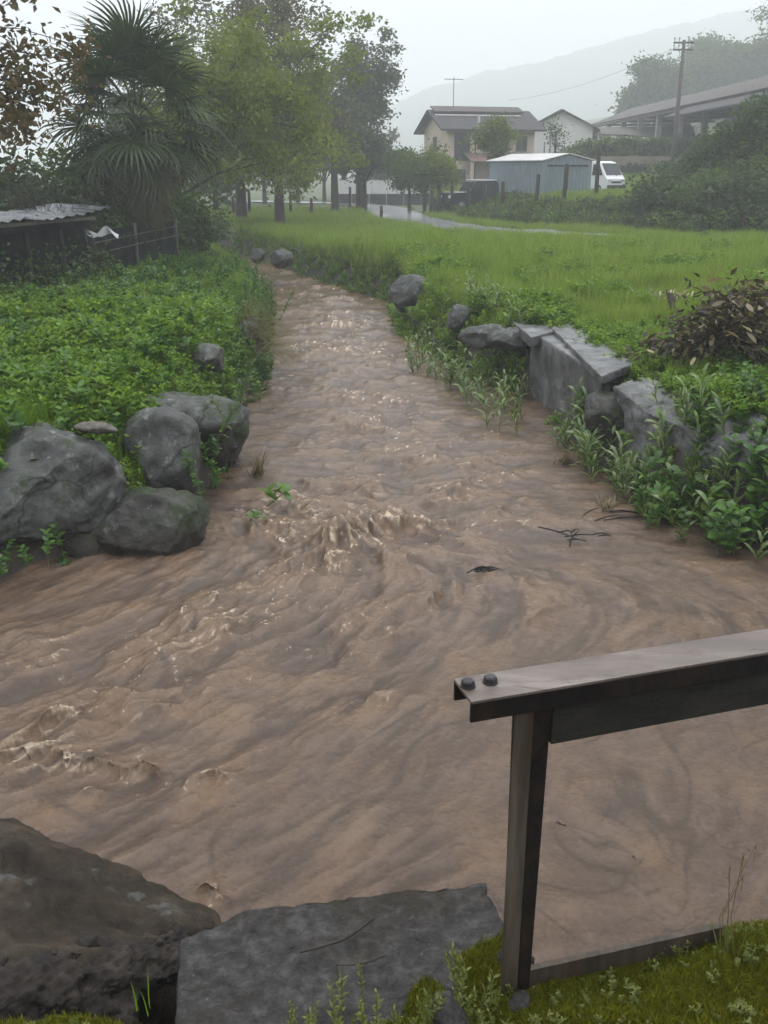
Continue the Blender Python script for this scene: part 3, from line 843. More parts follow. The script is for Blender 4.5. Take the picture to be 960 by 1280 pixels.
# steel edge strip along the near bank
ea, eb = onz(660, 1214, 1.425), onz(856, 1170, 1.455)
mb = MB()
d_ = (eb - ea).normalized(); n_ = Vector((d_.y, -d_.x, 0))
for (v0, v1, z0, z1) in ((-.012, .0, -.05, .0), (-.012, .004, .0005, .005)):
    vs = [ea + (eb - ea) * u + n_ * v + Vector((0, 0, z)) for z in (z0, z1) for v in (v0, v1) for u in (0, 1.25)]
    mb.add(vs, [(0, 2, 3, 1), (4, 5, 7, 6), (0, 1, 5, 4), (2, 6, 7, 3), (0, 4, 6, 2), (1, 3, 7, 5)])
o = mb.build('edge_strip', M['post'])
tag(o, 'rusty steel angle edging the mossy bank below the handrail', 'edging')
# ------------------------------------------------------------------ foliage building blocks
M['grass'] = leafm('field_grass', [(.065, .125, .010), (.125, .225, .020), (.19, .29, .036), (.31, .34, .085)], .45, .02)
M['grass_lush'] = leafm('lush_grass', [(.055, .12, .006), (.11, .21, .011), (.165, .26, .02)], .45, .03)
M['herb'] = leafm('bank_herb', [(.03, .075, .004), (.08, .165, .008), (.14, .245, .014), (.21, .3, .026)], .42, .05)
M['balsam'] = leafm('lance_leaf', [(.035, .08, .010), (.075, .145, .018), (.12, .195, .03), (.17, .215, .06)], .4, .12, .35)
M['nettle'] = leafm('nettle_leaf', [(.025, .075, .006), (.055, .14, .010), (.1, .2, .018)], .4, .08, .4)
M['moss'] = leafm('moss', [(.04, .048, .003), (.115, .12, .007), (.2, .19, .016)], .25, .02)
M['seedweed'] = leafm('seed_weed', [(.07, .09, .012), (.13, .15, .03), (.2, .2, .06)], .35, .04)
M['stem'] = surf('green_stem', [(.06, .08, .02), (.1, .12, .04)], 10, .6, 0)
M['straw'] = leafm('straw', [(.10, .07, .03), (.17, .13, .06), (.25, .2, .11)], .25, .06)
M['straw_green'] = leafm('hanging_grass', [(.06, .055, .015), (.12, .10, .03), (.17, .14, .05)], .3, .05)
M['dead'] = leafm('dead_leaf', [(.04, .025, .01), (.13, .09, .035), (.26, .21, .095), (.36, .31, .16)], .18, .16, .35)
M['dead_dark'] = leafm('dead_leaf_dark', [(.02, .015, .007), (.07, .05, .02), (.16, .12, .05)], .15, .1, .4)
M['brown_tree'] = leafm('rusty_leaf', [(.035, .022, .012), (.075, .045, .02), (.12, .075, .03), (.09, .085, .03)], .35, .05)
M['palm'] = leafm('palm_blade', [(.010, .022, .006), (.024, .045, .011), (.05, .075, .02)], .25, .06, .4)
M['palm_old'] = leafm('palm_blade_old', [(.04, .045, .014), (.075, .07, .022), (.11, .09, .035)], .25, .06)
M['leaf_yellow'] = leafm('yellow_green_leaf', [(.05, .08, .006), (.10, .15, .010), (.155, .2, .016), (.2, .22, .028)], .4, .05)
M['leaf_mid'] = leafm('mid_green_leaf', [(.025, .055, .009), (.055, .10, .015), (.095, .145, .026)], .35, .05)
M['leaf_dark'] = leafm('dark_green_leaf', [(.018, .04, .009), (.04, .07, .015), (.065, .1, .022)], .3, .06)
M['leaf_grey'] = leafm('grey_green_leaf', [(.045, .056, .028), (.085, .098, .048), (.125, .135, .07)], .3, .04)
M['leaf_pink'] = leafm('pinkish_new_leaf', [(.08, .08, .035), (.13, .12, .055), (.17, .17, .06)], .35, .04)

class LeafBuf:
    """quad strips gathered into one mesh"""
    def __init__(s): s.V = []; s.F = []; s.n = 0
    def strip(s, L_, R_):
        k = len(L_)
        v = np.empty((2 * k, 3)); v[0::2] = L_; v[1::2] = R_
        i = np.arange(k - 1) * 2 + s.n
        s.V.append(v); s.F.append(np.stack([i, i + 1, i + 3, i + 2], -1)); s.n += 2 * k
    def blade(s, base, yaw, length, width, lean=.3, droop=.8, seg=4, shape='grass', roll=0.0):
        u = np.linspace(0, 1, seg + 1)
        ang = lean + droop * u ** 1.5                        # from vertical
        dl = length / seg
        rr = np.concatenate([[0], np.cumsum(np.sin(ang[:-1]) * dl)]); zz = np.concatenate([[0], np.cumsum(np.cos(ang[:-1]) * dl)])
        dx, dy = math.cos(yaw), math.sin(yaw)
        c = np.stack([base[0] + rr * dx, base[1] + rr * dy, base[2] + zz], -1)
        if shape == 'grass': wv = width * (1 - u ** 2 * .95)
        else: wv = width * np.sin(np.pi * np.clip(u * .9 + .06, 0, 1)) ** .8
        wv[-1] = max(wv[-1], width * .03) if shape == 'grass' else width * .05
        sx, sy, sz = -dy * math.cos(roll), dx * math.cos(roll), math.sin(roll)
        off = np.stack([sx * wv / 2, sy * wv / 2, sz * wv / 2], -1)
        s.strip(c - off, c + off)
    def mesh(s, name, mat):
        me = mesh_np(name, np.concatenate(s.V), np.concatenate(s.F), True)
        me.materials.append(mat)
        return me
def cloud_leaves(C, size, rnd, stretch=1.6, up=.3, droop=0.0):
    """kite-shaped leaves, one per centre; returns V, F"""
    n = len(C)
    d = rnd.normal(size=(n, 3)); d[:, 2] = d[:, 2] * .6 - droop
    d /= np.linalg.norm(d, axis=1, keepdims=True)
    a = rnd.normal(size=(n, 3)); a[:, 2] += 0
    sd = np.cross(d, a); sd /= np.linalg.norm(sd, axis=1, keepdims=True) + 1e-9
    nn = np.cross(d, sd)
    sz = size * rnd.uniform(.6, 1.35, n)[:, None]
    p0 = C; p1 = C + d * sz * stretch * .45 + sd * sz * .5 + nn * sz * .12
    p2 = C + d * sz * stretch - nn * sz * .08; p3 = C + d * sz * stretch * .45 - sd * sz * .5 + nn * sz * .12
    V = np.stack([p0, p1, p2, p3], 1).reshape(-1, 3)
    F = np.arange(4 * n).reshape(n, 4)
    return V, F
PROTO = {}
def proto(cname, meshes):
    c = bpy.data.collections.new(cname)
    for i, me in enumerate(meshes):
        c.objects.link(bpy.data.objects.new('%s_%02d' % (cname, i), me))
    PROTO[cname] = (c, len(meshes))
def grass_mesh(name, mat, nb, h, w_, r, seed, lean=.5, droop=.9, seg=3):
    rnd = random.Random(seed); b = LeafBuf()
    for k in range(nb):
        a = rnd.uniform(0, 2 * math.pi); q = r * math.sqrt(rnd.random())
        b.blade((q * math.cos(a), q * math.sin(a), -.08 * h), rnd.uniform(0, 6.28), h * rnd.uniform(.45, 1.1), w_ * rnd.uniform(.6, 1.2), rnd.uniform(.02, lean), rnd.uniform(.2, droop), seg)
    return b.mesh(name, mat)
def herb_mesh(name, mat, ns, h, leaf, r, seed, pairs=4):
    rnd = random.Random(seed); b = LeafBuf()
    for k in range(ns):
        a = rnd.uniform(0, 6.28); q = r * math.sqrt(rnd.random())
        bx, by = q * math.cos(a), q * math.sin(a)
        hh_ = h * rnd.uniform(.55, 1.15); ly, ll = rnd.uniform(0, 6.28), rnd.uniform(0, .35)
        b.blade((bx, by, -.02), ly, hh_, .006, ll, .2, 2)
        for j in range(pairs):
            z = hh_ * (.35 + .62 * j / max(1, pairs - 1))
            x_, y_ = bx + math.cos(ly) * math.sin(ll) * z, by + math.sin(ly) * math.sin(ll) * z
            y0 = rnd.uniform(0, 6.28)
            for q2 in range(3):
                b.blade((x_, y_, z), y0 + q2 * 2.1, leaf * rnd.uniform(.7, 1.3) * (1.15 - .3 * j / pairs), leaf * rnd.uniform(.45, .7), rnd.uniform(.7, 1.2), rnd.uniform(.3, 1.0), 3, 'leaf', rnd.uniform(-.4, .4))
    return b.mesh(name, mat)
proto('grass_tuft', [grass_mesh('grass_tuft', M['grass'], 26, .42, .011, .13, s) for s in range(4)])
proto('lush_tuft', [grass_mesh('lush_tuft', M['grass_lush'], 22, .42, .011, .12, 20 + s, .7, 1.2) for s in range(3)])
proto('herb_tuft', [herb_mesh('herb_tuft', M['herb'], 6, .27, .06, .10, 40 + s) for s in range(5)])
proto('nettle_tuft', [herb_mesh('nettle_tuft', M['nettle'], 3, .48, .11, .09, 60 + s, 5) for s in range(3)])
proto('moss_tuft', [grass_mesh('moss_tuft', M['moss'], 34, .022, .0035, .022, 80 + s, .9, 1.0, 2) for s in range(3)])
proto('mosslow', [herb_mesh('mosslow', M['seedweed'], 6, .045, .012, .02, 90 + s, 3) for s in range(3)])
proto('bank_tuft', [herb_mesh('bank_tuft', M['leaf_dark'], 4, .5, .12, .16, 95, 4), herb_mesh('bank_tuft', M['herb'], 4, .45, .1, .16, 96, 4), herb_mesh('bank_tuft', M['brown_tree'], 3, .4, .1, .16, 97, 3)] + [grass_mesh('bank_tuft', M['grass'], 26, .5, .014, .16, 99)] + [herb_mesh('bank_tuft2', M['leaf_mid'], 4, .5, .12, .16, 105 + s, 4) for s in range(2)])

def scatter(name, label, cat, P, rot, scl, cname, parent=None):
    """one object of uncountable ground cover"""
    coll, n = PROTO[cname]
    me = bpy.data.meshes.new(name)
    me.vertices.add(len(P)); me.vertices.foreach_set('co', np.asarray(P, np.float32).ravel())
    a = me.attributes.new('rot', 'FLOAT_VECTOR', 'POINT'); a.data.foreach_set('vector', np.asarray(rot, np.float32).ravel())
    a = me.attributes.new('scl', 'FLOAT', 'POINT'); a.data.foreach_set('value', np.asarray(scl, np.float32))
    a = me.attributes.new('idx', 'INT', 'POINT'); a.data.foreach_set('value', np.random.RandomState(len(P)).randint(0, n, len(P)).astype(np.int32))
    g = bpy.data.node_groups.new(name + '_nodes', 'GeometryNodeTree')
    g.interface.new_socket('Geometry', in_out='INPUT', socket_type='NodeSocketGeometry')
    g.interface.new_socket('Geometry', in_out='OUTPUT', socket_type='NodeSocketGeometry')
    gi, go = g.nodes.new('NodeGroupInput'), g.nodes.new('NodeGroupOutput')
    ip = g.nodes.new('GeometryNodeInstanceOnPoints'); ci = g.nodes.new('GeometryNodeCollectionInfo')
    ci.inputs['Collection'].default_value = coll; ci.inputs['Separate Children'].default_value = True; ci.inputs['Reset Children'].default_value = True
    def na(nm, ty):
        q = g.nodes.new('GeometryNodeInputNamedAttribute'); q.data_type = ty; q.inputs['Name'].default_value = nm
        return [s for s in q.outputs if s.enabled][0]
    er_ = g.nodes.new('FunctionNodeEulerToRotation')
    g.links.new(na('rot', 'FLOAT_VECTOR'), er_.inputs[0]); g.links.new(er_.outputs[0], ip.inputs['Rotation'])
    g.links.new(na('scl', 'FLOAT'), ip.inputs['Scale']); g.links.new(na('idx', 'INT'), ip.inputs['Instance Index'])
    ip.inputs['Pick Instance'].default_value = True
    g.links.new(gi.outputs[0], ip.inputs['Points']); g.links.new(ci.outputs['Instances' if 'Instances' in ci.outputs else 0], ip.inputs['Instance'])
    g.links.new(ip.outputs[0], go.inputs[0])
    o = link(name, me)
    md = o.modifiers.new('scatter', 'NODES'); md.node_group = g
    tag(o, label, cat, kind='stuff')
    return o
RS = np.random.RandomState(7)
def sow(n, xr, yr, dens=None, tmax=.56):
    x = RS.uniform(xr[0], xr[1], n); y = RS.uniform(yr[0], yr[1], n)
    k = np.abs(x) < tmax * y + .8
    x, y = x[k], y[k]
    if dens is not None:
        k = RS.uniform(size=len(x)) < dens(x, y)
        x, y = x[k], y[k]
    return x, y
def rots(n, tilt=.12):
    return np.stack([RS.normal(0, tilt, n), RS.normal(0, tilt, n), RS.uniform(0, 6.28, n)], -1)
ROADN = np.array([(p.x, p.y) for p in rp])
isleft = lambda x, y: seg_dist(x, y, LBN) < seg_dist(x, y, RBN)
HUTLINE = np.array([tuple(ground_pt(a, b_, 1.0))[:2] for a, b_ in ((-200, 425), (-60, 392), (120, 352), (223, 331), (250, 324))])
# left bank: herbs, with lusher grass on the near side
def d_left(x, y):
    r = rdist(x, y)
    front = y < np.interp(x, HUTLINE[:, 0], HUTLINE[:, 1]) - .2
    return front * isleft(x, y) * sstep(.22, .7, r + .15 * noise2(x * 2, y * 2, 2)) * np.clip(9.0 / y, .16, 1)
x, y = sow(190000, (-16, 0), (6.5, 32), d_left)
x_, y_ = x, y
gl = noise2(x * .5, y * .5, 31) + .9 * sstep(11, 7.5, y) * sstep(-2.6, -3.6, x) + .3 * noise2(x * 2, y * 2, 33)
k = gl < .25 + .25 * RS.normal(size=len(x))
kk = k & (RS.uniform(size=len(x)) < .03 + .13 * (noise2(x * 1.1, y * 1.1, 39) > .2)); k = k & ~kk; n = kk.sum()
scatter('bank_nettles', 'darker taller nettles among the bright herbs of the left bank', 'nettles', np.stack([x[kk], y[kk], H(x[kk], y[kk])], -1), rots(n), RS.uniform(.5, .95, n), 'nettle_tuft')
n = k.sum()
scatter('bank_herbs', 'bright green leafy herbs carpeting the left bank', 'herbs', np.stack([x[k], y[k], H(x[k], y[k])], -1), rots(n), RS.uniform(.6, 1.25, n) * (1 + .4 * noise2(x[k] * .9, y[k] * .9, 35) + .2 * noise2(x[k] * 3, y[k] * 3, 36)) * np.clip(y[k] / 11, .8, 1.1) * (1 - .4 * sstep(14, 20, y[k])), 'herb_tuft')
k = ~k & ~kk; n = k.sum()
scatter('bank_grass', 'fine lush grass growing among the herbs on the left bank', 'grass', np.stack([x[k], y[k], H(x[k], y[k])], -1), rots(n), RS.uniform(.6, 1.1, n) * np.clip(y[k] / 11, .8, 1.0) * (1 - .45 * sstep(14, 20, y[k])), 'lush_tuft')
# meadow on the right
def d_field(x, y):
    r = rdist(x, y)
    ib = inside(x, y, BPOLY)
    return (~isleft(x, y)) * sstep(.35, .8, r) * np.where(seg_dist(x, y, ROADN) < 1.5, 0, 1) * np.clip(15.0 / y, .2, 1) * np.where(ib & (seg_dist(x, y, BANK) > 3), .5, 1)
x, y = sow(230000, (-14, 30), (8, 58), d_field)
n = len(x)
tall = 1 + .45 * noise2(x * 1.1, y * 1.1, 44) + .3 * noise2(x * .4, y * .4, 41) + .25 * noise2(x * .12, y * .12, 43)
z = H(x, y)
k = (noise2(x * .6, y * .6, 47) + .25 * noise2(x * 3, y * 3, 48) + .5 * sstep(16, 11, y)) > .22
scatter('meadow_grass', 'tall pale green meadow grass on the right bank', 'grass', np.stack([x, y, z], -1)[~k], rots((~k).sum()), (RS.uniform(.55, 1.1, n) * tall * np.clip(y / 17, .75, 1.7) * (1 - .45 * sstep(28, 36, y)))[~k], 'grass_tuft')
scatter('meadow_herbs', 'low green clover and herbs among the meadow grass', 'herbs', np.stack([x, y, z], -1)[k], rots(k.sum()), (RS.uniform(.6, 1.0, n) * tall * np.clip(y / 15, .8, 1.5) * (1 - .5 * sstep(26, 36, y)))[k], 'herb_tuft')
# far meadow under the orchard, left of the stream bend
x, y = sow(26000, (-34, 2), (27, 70), lambda x, y: (rdist(x, y) > .5) * (seg_dist(x, y, ROADN) > 1.5) * np.clip(26 / y, .3, 1))
n = len(x)
scatter('orchard_grass', 'hazy meadow grass under the orchard trees', 'grass', np.stack([x, y, H(x, y)], -1), rots(n), RS.uniform(.6, 1.1, n), 'grass_tuft')
# overgrown bank and mound behind the road
def d_bank(x, y):
    ib = inside(x, y, BPOLY); sb = seg_dist(x, y, BANK)
    e = 10.2 + (y - 38) * .335
    return ib * np.where(x > e - .5, 1.0, np.where((sb > .8) & (sb < 4.2), .9, .0)) * (y < 62)
x, y = sow(42000, (2, 34), (33, 60), d_bank, .6)
n = len(x); e = 10.2 + (y - 38) * .335
hgt = np.where(x > e, 1.5, .95) * (1 + .45 * noise2(x * .5, y * .5, 51)) * RS.uniform(.6, 1.2, n)
scatter('bank_scrub', 'dark tangled scrub covering the roadside bank and mound', 'scrub', np.stack([x, y, H(x, y)], -1), rots(n, .25), hgt, 'bank_tuft')
# stream-side weeds on the right bank face and along the far bends
x, y = sow(60000, (-12, 12), (9, 42), lambda x, y: (np.abs(rdist(x, y) - .28) < .38) * (~isleft(x, y)) * np.where(y > 22, .9, np.where(y < 10.6, .3, .75)) * np.where((y > 10.4) & (y < 14.6), .12, 1))
n = len(x)
scatter('bank_weeds', 'mixed weeds hanging down the right stream bank', 'weeds', np.stack([x, y, H(x, y)], -1), rots(n, .3), RS.uniform(.5, 1.1, n) * np.clip(y / 14, .8, 1.2) * (1 - .3 * sstep(20, 28, y)), 'herb_tuft')
x, y = sow(50000, (-12, 0), (6.5, 34), lambda x, y: (np.abs(rdist(x, y) - .4) < .42) * isleft(x, y) * np.where(y > 15, .55, .10))
n = len(x)
scatter('bank_weeds', 'dark weeds hanging between the rocks of the left bank', 'weeds', np.stack([x, y, H(x, y)], -1), rots(n, .35), RS.uniform(.4, .8, n) * np.clip(y / 14, .7, 1.0) * (1 - .35 * sstep(15, 22, y)), 'nettle_tuft')
# moss on the near bank
def d_moss(x, y):
    nn = fbm2(x * 4, y * 4, 3, 61)
    return (y < near_edge(x) + .03) * sstep(-.5, .1, nn + .5 * sstep(.35, .9, x) - 1.3 * sstep(.7, 1.1, x) * sstep(1.66, 1.45, y - .1 * x) + .2)
x, y = sow(110000, (-1.2, 2.1), (1.35, 2.3), d_moss, 1.2)
n = len(x)
scatter('moss', 'yellow green moss cushion covering the near bank under the handrail', 'moss', np.stack([x, y, H(x, y) + .002], -1), rots(n, .3), RS.uniform(.4, 1.0, n) * (1 + .6 * fbm2(x * 8, y * 8, 2, 66)), 'moss_tuft')
k = RS.uniform(size=n) < .007
scatter('moss_weeds', 'tiny leafy weeds growing out of the moss', 'weeds', np.stack([x, y, H(x, y) + .005], -1)[k], rots(k.sum(), .2), RS.uniform(.35, .8, k.sum()), 'mosslow')

P_ = []
rnd = random.Random(31)
mp = np.array([(505, 1290), (520, 1240), (570, 1200), (640, 1165), (660, 1215), (665, 1300)], float)
while len(P_) < 3200:
    a, b_ = rnd.uniform(500, 668), rnd.uniform(1160, 1300)
    if inside(np.array([a]), np.array([b_]), mp)[0]:
        q = onz(a, b_, 1.305); P_.append((q.x, q.y, 1.303))
P_ = np.array(P_); k = fbm2(P_[:, 0] * 9, P_[:, 1] * 9, 3, 63) > -.25
P_ = P_[k]
scatter('block_moss', 'dark moss creeping over the corner of the grey block by the post', 'moss', P_, rots(len(P_), .3), RS.uniform(.4, 1.0, len(P_)), 'moss_tuft')
P_ = []
while len(P_) < 2200:
    a, b_ = rnd.uniform(60, 330), rnd.uniform(1205, 1300)
    if b_ > 1225 + .0012 * (a - 190) ** 2: 
        q = onz(a, b_, 1.27); P_.append((q.x, q.y, Hs(q.x, q.y) + .002))
P_ = np.array(P_)
scatter('corner_moss', 'yellow green moss at the foot of the broken dark rock', 'moss', P_, rots(len(P_), .3), RS.uniform(.5, 1.3, len(P_)), 'moss_tuft')

# ------------------------------------------------------------------ single plants
def plant_mesh_lance(seed, h=.8, nl=9, ll=.3, lw=.045):
    """upright stem with long arching lance leaves"""
    rnd = random.Random(seed); b = LeafBuf()
    for k in range(nl):
        z = h * (.12 + .86 * k / nl)
        b.blade((0, 0, z), k * 2.4 + rnd.uniform(-.4, .4), ll * rnd.uniform(.7, 1.15) * (1.1 - .45 * k / nl), lw * rnd.uniform(.7, 1.2), rnd.uniform(.35, .8), rnd.uniform(.9, 1.7), 5, 'leaf', rnd.uniform(-.3, .3))
    return b
def plant_mesh_nettle(seed, h=.6, nl=8, ll=.12):
    rnd = random.Random(seed); b = LeafBuf()
    for k in range(nl):
        z = h * (.2 + .8 * k / nl)
        for q in (0, math.pi):
            b.blade((0, 0, z), k * 1.57 + q + rnd.uniform(-.3, .3), ll * rnd.uniform(.8, 1.2) * (1.15 - .5 * k / nl), ll * .62, rnd.uniform(.8, 1.2), rnd.uniform(.4, 1.0), 4, 'leaf', rnd.uniform(-.3, .3))
    return b
def plant_proto(maker, mat, n, **kw):
    out = []
    for s in range(n):
        lv = maker(500 + s, **kw).mesh('leaves', mat)
        mb = MB(); h = kw.get('h', .6); mb.tube([(0, 0, -.1), (.01, 0, h * .5), (0, .01, h)], [.008, .006, .002], 5, False)
        st = mb.mesh('stem'); st.materials.append(M['stem'])
        out.append((lv, st))
    return out
def plants(name, label, cat, group, protos, spots, smin=.7, smax=1.15, tilt=.15, seed=1):
    rnd = random.Random(seed)
    for i, (x, y, z) in enumerate(spots):
        lv, st = protos[i % len(protos)]
        e = empty(name, (x, y, z), rnd.uniform(0, 6.28))
        e.rotation_euler = (rnd.gauss(0, tilt), rnd.gauss(0, tilt), rnd.uniform(0, 6.28))
        s = rnd.uniform(smin, smax); e.scale = (s, s, s)
        tag(e, label, cat, group)
        link('leaves', lv, None, e); link('stem', st, None, e)
LANCE = plant_proto(plant_mesh_lance, M['balsam'], 4, h=.7, nl=11, ll=.34, lw=.05)
NETT = plant_proto(plant_mesh_nettle, M['nettle'], 4, h=.55, nl=8, ll=.15)
def spots_poly(poly, n, zlo, zhi, seed):
    """points on the bank seen inside a traced outline; height follows the ground"""
    rnd = random.Random(seed); P = np.array(poly, float); out = []
    while len(out) < n:
        px, py = rnd.uniform(P[:, 0].min(), P[:, 0].max()), rnd.uniform(P[:, 1].min(), P[:, 1].max())
        if not inside(np.array([px]), np.array([py]), P)[0]: continue
        q = onz(px, py, rnd.uniform(zlo, zhi))
        out.append((q.x, q.y, max(Hs(q.x, q.y), -.05)))
    return out
plants('lance_leaf_plant', 'leafy plant with arching lance leaves on the bank before the concrete block', 'plant', 'lance leaf plants before the concrete block', LANCE,
       spots_poly([(495, 408), (560, 400), (650, 432), (660, 494), (640, 500), (600, 482), (548, 452), (505, 425)], 95, .1, .6, 3), .45, .8)
plants('lance_leaf_plant', 'lance leaf plant growing at the foot of the concrete block', 'plant', 'lance leaf plants under the concrete block', LANCE,
       spots_poly([(684, 520), (740, 545), (760, 575), (745, 585), (700, 552)], 26, .0, .25, 5), .5, .85)
plants('lance_leaf_plant', 'tall lance leaf plant below the long pale rock on the right bank', 'plant', 'lance leaf plants below the long pale rock', LANCE,
       spots_poly([(756, 575), (800, 588), (880, 618), (960, 646), (1030, 690), (960, 686), (880, 658), (800, 630), (765, 600)], 80, .02, .2, 7), .4, .8)
plants('nettle', 'broad leafed nettle at the water edge of the right bank', 'plant', 'nettles at the right water edge', NETT,
       spots_poly([(800, 612), (880, 622), (970, 640), (1060, 690), (960, 684), (880, 656), (805, 632)], 75, .05, .25, 9), .55, .95)
plants('nettle', 'young bright nettle between the dead leaf heap and the long pale rock', 'plant', 'nettles beside the dead leaf heap', NETT,
       spots_poly([(890, 480), (990, 500), (990, 545), (920, 510)], 18, .8, .95, 11), .5, .8)
plants('nettle', 'small nettle rooted in the gaps of the left bank rocks', 'plant', 'nettles among the left bank rocks', NETT,
       [tuple(onz(a, b, z)) for a, b, z in [(232, 590, .5), (248, 612, .4), (225, 575, .55), (262, 560, .5), (300, 500, .5), (310, 480, .5), (255, 628, .25), (240, 600, .4), (60, 700, .2), (78, 690, .2), (10, 710, .15), (35, 712, .12), (0, 725, .1), (268, 600, .25), (215, 560, .65), (325, 505, .25), (320, 470, .5), (285, 520, .5), (278, 540, .45), (295, 515, .4), (270, 575, .4), (290, 545, .3), (300, 530, .3), (262, 590, .35), (305, 505, .45), (250, 570, .5), (282, 560, .3), (272, 612, .15), (235, 560, .62), (318, 490, .4), (300, 470, .65)]], .3, .6)
x, y = sow(9000, (3.2, 8), (5.5, 10.5), lambda x, y: (np.abs(rdist(x, y) - .45) < .6) * (~isleft(x, y)) * (x > .53 * y) * .8, 1.0)
scatter('bank_weeds', 'leafy weeds on the right bank beyond the nettles', 'weeds', np.stack([x, y, H(x, y)], -1), rots(len(x), .3), RS.uniform(.5, 1.0, len(x)), 'nettle_tuft')
# the tall stalk standing before the long pale rock, and its withered neighbour
for (px, py0, mat, lb, sd, h) in ((850, 640, M['balsam'], 'tall single green stalk standing before the long pale rock', 77, 1.0), (893, 640, M['straw'], 'withered pale stalk beside the tall green stalk', 78, .8)):
    q = onz(px, py0 - 20, .1)
    e = empty('stalk', (q.x, q.y + .1, .05)); tag(e, lb, 'plant')
    link('leaves', plant_mesh_lance(sd, h=h, nl=12, ll=.16, lw=.04).mesh('leaves', mat), None, e)
    mb = MB(); mb.tube([(0, 0, -.1), (.02, 0, h * .5), (0, .02, h + .04)], [.011, .009, .004], 6, False); mb.build('stem', M['stem'], e)
# hanging straw on the left bank
b = LeafBuf(); rnd = random.Random(5)
for k in range(420):
    u = rnd.random()
    px, py = 300 + 32 * u + rnd.gauss(0, 5), 384 + 40 * u + rnd.gauss(0, 5)
    q = onz(px, py, .92)
    b.blade((q.x, q.y, .9 - .25 * u), rnd.gauss(-.3, .5), rnd.uniform(.4, .95), .012, rnd.uniform(.9, 1.5), rnd.uniform(1.2, 2.0), 6)
o = link('hanging_straw', b.mesh('hanging_straw', M['straw_green'])); tag(o, 'yellow brown dead grass hanging down the left bank to the water', 'dead grass', kind='stuff')
# bushy sprig leaning over the stream
BU = plant_proto(plant_mesh_lance, M['leaf_mid'], 2, h=.9, nl=16, ll=.2, lw=.05)
plants('bank_shoot', 'slim leafy shoot leaning over the stream from the left bank rocks', 'plant', 'leafy shoots above the hanging straw', BU,
       [tuple(onz(a, b_, .85)) for a, b_, in [(300, 505), (284, 530), (305, 490), (272, 548), (325, 385), (338, 395), (345, 388), (330, 372), (318, 362), (345, 402), (312, 372), (336, 380), (352, 396)]], .55, .85, .3)
# seedy weeds on the near bank
def seedweed(seed, h):
    rnd = random.Random(seed); b = LeafBuf()
    for k in range(22):
        z = h * (.25 + .75 * k / 22)
        b.blade((rnd.gauss(0, .002), rnd.gauss(0, .002), z), k * 2.4, rnd.uniform(.010, .022), .007, rnd.uniform(.5, 1.1), .3, 2, 'leaf')
        if k % 3 == 0: b.blade((0, 0, z), k * 1.3, rnd.uniform(.02, .035), .003, .5, .2, 2)
    return b
SW = []
for s in range(4):
    lv = seedweed(700 + s, .16).mesh('leaves', M['seedweed'])
    mb = MB(); mb.tube([(0, 0, -.03), (.003, 0, .08), (0, .003, .16)], [.0016, .0013, .0008], 5, False); st = mb.mesh('stem'); st.materials.append(M['stem'])
    SW.append((lv, st))
sp = []
rnd = random.Random(12)
for (a, b_, n) in ((380, 1292, 5), (440, 1295, 9), (500, 1295, 6), (545, 1285, 6), (585, 1275, 10), (600, 1262, 6), (455, 1255, 3), (570, 1230, 3), (375, 1270, 2), (620, 1288, 5)):
    for k in range(n):
        q = onz(a + rnd.gauss(0, 14), b_ + rnd.gauss(0, 10), 1.36)
        sp.append((q.x, q.y, 1.31))
plants('seed_weed', 'thin yellow green weed with seed pods in front of the grey block', 'weed', 'seed weeds before the grey block', SW, sp, .5, 1.1, .12, 3)
# grass stalks
def stalks(px, py, z, n, h, lb, mat, sd, lean=.15, wd=.004):
    rnd = random.Random(sd); q = onz(px, py, z); b = LeafBuf()
    e = empty('grass_clump', (q.x, q.y, Hs(q.x, q.y) if z > 1.33 else z)); tag(e, lb, 'grass')
    for k in range(n):
        b.blade((rnd.gauss(0, .012), rnd.gauss(0, .012), -.02), rnd.uniform(0, 6.28), h * rnd.uniform(.55, 1.05), wd, rnd.uniform(.0, lean), rnd.uniform(.05, .5), 5)
    link('blades', b.mesh('blades', mat), None, e)
    return e
e = stalks(905, 1175, 1.47, 26, .16, 'clump of thin seeding grass stalks on the mossy bank edge', M['seedweed'], 3, .5, .003)
for k in range(4):
    mb = MB(); r_ = random.Random(k); mb.tube([(r_.gauss(0, .012), r_.gauss(0, .01), 0), (r_.gauss(0, .02), 0, .12), (r_.gauss(0.01, .03), 0, .24 + .03 * k)], [.0014, .0012, .0008], 5, False); mb.build('stalk', M['straw'], e)
    b = LeafBuf(); top_ = mb.v[-1]
    for j in range(10): b.blade((top_[0], top_[1], top_[2] - .05 + .005 * j), j * 2.4, .012, .003, .3, .2, 2)
    link('seed_head', b.mesh('seed_head', M['straw']), None, e)
stalks(180, 1262, 1.3, 4, .14, 'three green grass blades in front of the broken dark rock edge', M['grass_lush'], 8, .2, .006)
